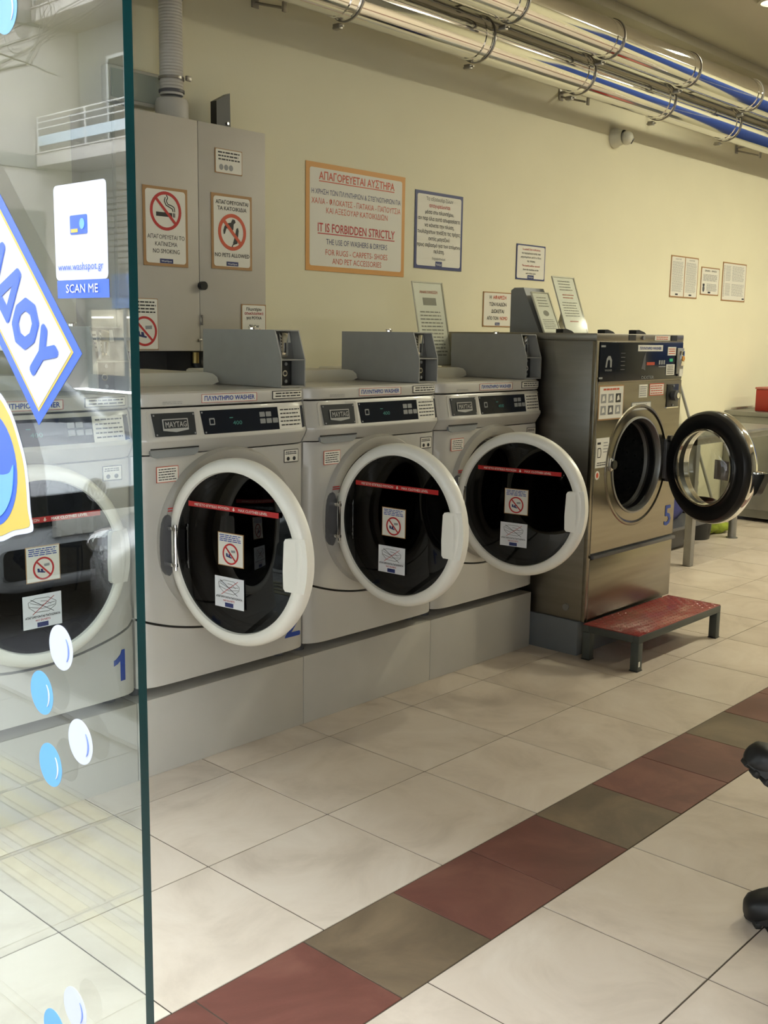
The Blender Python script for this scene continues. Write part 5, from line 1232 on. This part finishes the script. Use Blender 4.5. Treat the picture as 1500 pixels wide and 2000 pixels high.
# side-wall course lines on the projecting block
t = [o for o in COL.objects if o.name == 'apartment_building.001'][0]
for z in (5.15, 8.35, 11.55, 14.75):
    MB().box((-14.3, 21.24, z), (-11.96, 21.32, z+.30), .01).build('side_course', KERB, t, t.location[:])
MB().box((-14.2, 21.26, 1.0), (-12.4, 21.31, 4.2)).build('side_shutter', RECESS, t, t.location[:])

def car(label, cx, yn, sgn, paint, emblem=False):
    """nose at y = yn, the body runs away from the nose in direction -sgn"""
    t = thing('car', label, 'car', (cx, yn-sgn*2.1, -.13)); O_ = t.location[:]; zr = -.13
    T = lambda x, y, z: (cx+x, yn+sgn*y, zr+z)
    sts = [(0, .58, .28, .60, .66), (-.06, .72, .22, .66, .74), (-.22, .82, .20, .72, .83), (-.55, .86, .20, .78, .91), (-1.05, .875, .20, .86, .99), (-1.9, .88, .20, .90, 1.0), (-3.0, .88, .20, .92, 1.0), (-3.7, .86, .22, .90, .98), (-4.05, .80, .28, .80, .94), (-4.15, .66, .34, .72, .86)]
    vs = []
    sec_ = lambda y, hw, zl, zb, zt: [(-hw*.6, y, zl), (-hw*.97, y, zl+.05), (-hw, y, zl+.20), (-hw, y, zb-.08), (-hw*.95, y, zb), (-hw*.80, y, zt-.02), (-hw*.4, y, zt), (hw*.4, y, zt), (hw*.80, y, zt-.02), (hw*.95, y, zb), (hw, y, zb-.08), (hw, y, zl+.20), (hw*.97, y, zl+.05), (hw*.6, y, zl)]
    for s_ in sts: vs += [T(*p) for p in sec_(*s_)]
    n_ = 14; m_ = len(sts)
    fs_ = [(k*n_+i, k*n_+(i+1) % n_, (k+1)*n_+(i+1) % n_, (k+1)*n_+i) for k in range(m_-1) for i in range(n_)]+[tuple(range(n_)), tuple((m_-1)*n_+i for i in range(n_))]
    MB().add(vs, fs_).build('body', paint, t, O_, smooth=40, fixn=True)
    def loft(rows_, mt, nm):
        v_ = [T(*p) for r_ in rows_ for p in r_]; k_ = len(rows_[0])
        f_ = [(j*k_+i, j*k_+(i+1) % k_, (j+1)*k_+(i+1) % k_, (j+1)*k_+i) for j in range(len(rows_)-1) for i in range(k_)]+[tuple(range(k_)), tuple((len(rows_)-1)*k_+i for i in range(k_))]
        MB().add(v_, f_).build(nm, mt, t, O_, smooth=30, fixn=True)
    ring = lambda hw, ya, yb, z: [(-hw, ya-.08, z), (-hw*.7, ya, z), (hw*.7, ya, z), (hw, ya-.08, z), (hw, yb+.08, z), (hw*.7, yb, z), (-hw*.7, yb, z), (-hw, yb+.08, z)]
    loft([ring(.80, -1.08, -3.95, .97), ring(.74, -1.45, -3.80, 1.2), ring(.66, -1.85, -3.6, 1.42)], CGL, 'windows')
    loft([ring(.665, -1.83, -3.62, 1.415), ring(.62, -1.95, -3.5, 1.455), ring(.45, -2.2, -3.2, 1.475)], paint, 'roof')
    b_ = MB()
    for sx_ in (-1, 1):
        b_.tube([T(sx_*.80, -1.16, .98), T(sx_*.735, -1.55, 1.22), T(sx_*.665, -1.93, 1.43)], .03, 8).tube([T(sx_*.80, -3.87, .98), T(sx_*.665, -3.55, 1.43)], .045, 8).tube([T(sx_*.815, -2.45, .98), T(sx_*.67, -2.45, 1.43)], .03, 8)
    b_.build('pillars', paint, t, O_)
    for sx_ in (-1, 1):
        b_ = MB(); blob(b_, T(sx_*.98, -1.38, 1.05), (.10, .06, .07), n=14, m_=8, amp=0); b_.build('side_mirror', paint, t, O_, smooth=80)
        b_ = MB(); blob(b_, T(sx_*.60, -.12, .68), (.16, .12, .07), n=20, m_=12, amp=0); b_.build('headlight', CHROME, t, O_, smooth=80)
        b_ = MB().use(mat('tail_red', (.35, .01, .01), .2)); blob(b_, T(sx_*.70, -4.06, .82), (.10, .08, .09), n=16, m_=8, amp=0); b_.build('tail_light', None, t, O_, smooth=80)
        for wy in (-.85, -3.35):
            c_ = T(sx_*.80, wy, .31)
            w_ = MB().use(BLACK).lathe([(.001, -.085 if sx_ < 0 else .085), (.37, -.085 if sx_ < 0 else .085)], c_, 'x', 32).use(TYRE).lathe([(.20, -.10), (.30, -.10), (.315, -.07), (.315, .07), (.30, .10), (.20, .10)], c_, 'x', 32, closed=True)
            w_.use(STEELD)
            for q in range(5):
                a_ = 2*PI*q/5; c2 = (c_[0]+sx_*.085, c_[1]+.19*math.cos(a_), c_[2]+.19*math.sin(a_)); w_.cyl((c_[0]+sx_*.085, c_[1], c_[2]), c2, .03, 8)
            w_.lathe([(.205, sx_*.09), (.19, sx_*.07)], c_, 'x', 32).build('wheel', None, t, O_)
    g_ = MB().use(BLACK); gq = lambda p, d: T(p[0], d, p[1])
    g_.prism(rr(-.46, .46, .56, .72, .03), gq, -.03, .012).prism(rr(-.55, .55, .30, .46, .04), gq, -.10, .006); g_.build('grille', None, t, O_, fixn=True)
    if emblem:
        e_ = MB().use(PANEL); e_.prism(oval(0, .725, .062, .062, 32), gq, .0, .020); e_.use(mat('emblem_silver', (.8, .8, .8), .35, noise=0))
        ff = lambda p, d: T(p[0], .022+d, p[1])
        ringlet(e_, ff, 0.002, [(p[0], p[1]) for p in oval(0, .725, .058, .058, 32)]+[(.058, .725)], .009)
        ringlet(e_, ff, 0.002, [(-.026, .772), (0, .728), (.026, .772)], .010); ringlet(e_, ff, 0.002, [(-.048, .752), (-.025, .682), (0, .722), (.025, .682), (.048, .752)], .010)
        e_.build('emblem', None, t, O_)
    MB().box(T(-.26, .012, .50), T(.26, .022, .61), .004).build('number_plate', PAPER, t, O_)
    return t
car('light coloured parked car with a round chrome emblem on its nose', -3.42, 2.32, -1, WHIT, True)
car('silver grey parked car reflected low in the glass, nose to nose with the other', -3.46, 1.34, 1, SILV)
# bare street tree
tr = thing('bare_tree', 'leafless street tree whose twigs are reflected at the top left', 'tree', (-2.18, 2.6, -.01))
b = MB(); b.tube([(0, 0, 0), (.02, -.02, 1.2), (-.02, .01, 2.2), (.0, .0, 2.9)], .06, 12, rs=[.075, .065, .055, .045]); b.build('trunk', mat('bark', (.07, .06, .05), .9, noise=.3, scale=20), tr)
b = MB(); random.seed(5)
def twig(p, d, l, r, dep):
    pts = [p]; q = Vector(p); d = Vector(d).normalized()
    for k in range(5):
        d = (d+Vector((random.uniform(-.16, .16), random.uniform(-.16, .16), random.uniform(-.12, .14)))).normalized(); q = q+d*l/5; pts.append(q.copy())
    b.tube(pts, r, 6, rs=[r*(1-.13*k) for k in range(6)])
    if dep > 0:
        for k in (2, 3, 4, 5):
            e_ = (d+Vector((random.uniform(-.7, .7), random.uniform(-.7, .7), random.uniform(-.35, .5)))).normalized(); twig(pts[k], e_, l*.58, r*.5, dep-1)
for k in range(9):
    a_ = 2*PI*k/9+.3; twig(Vector((0, 0, 1.9+.12*k)), (math.cos(a_), math.sin(a_), .45), 1.15, .020, 2)
b.build('branches', MATS['bark'], tr, smooth=60)
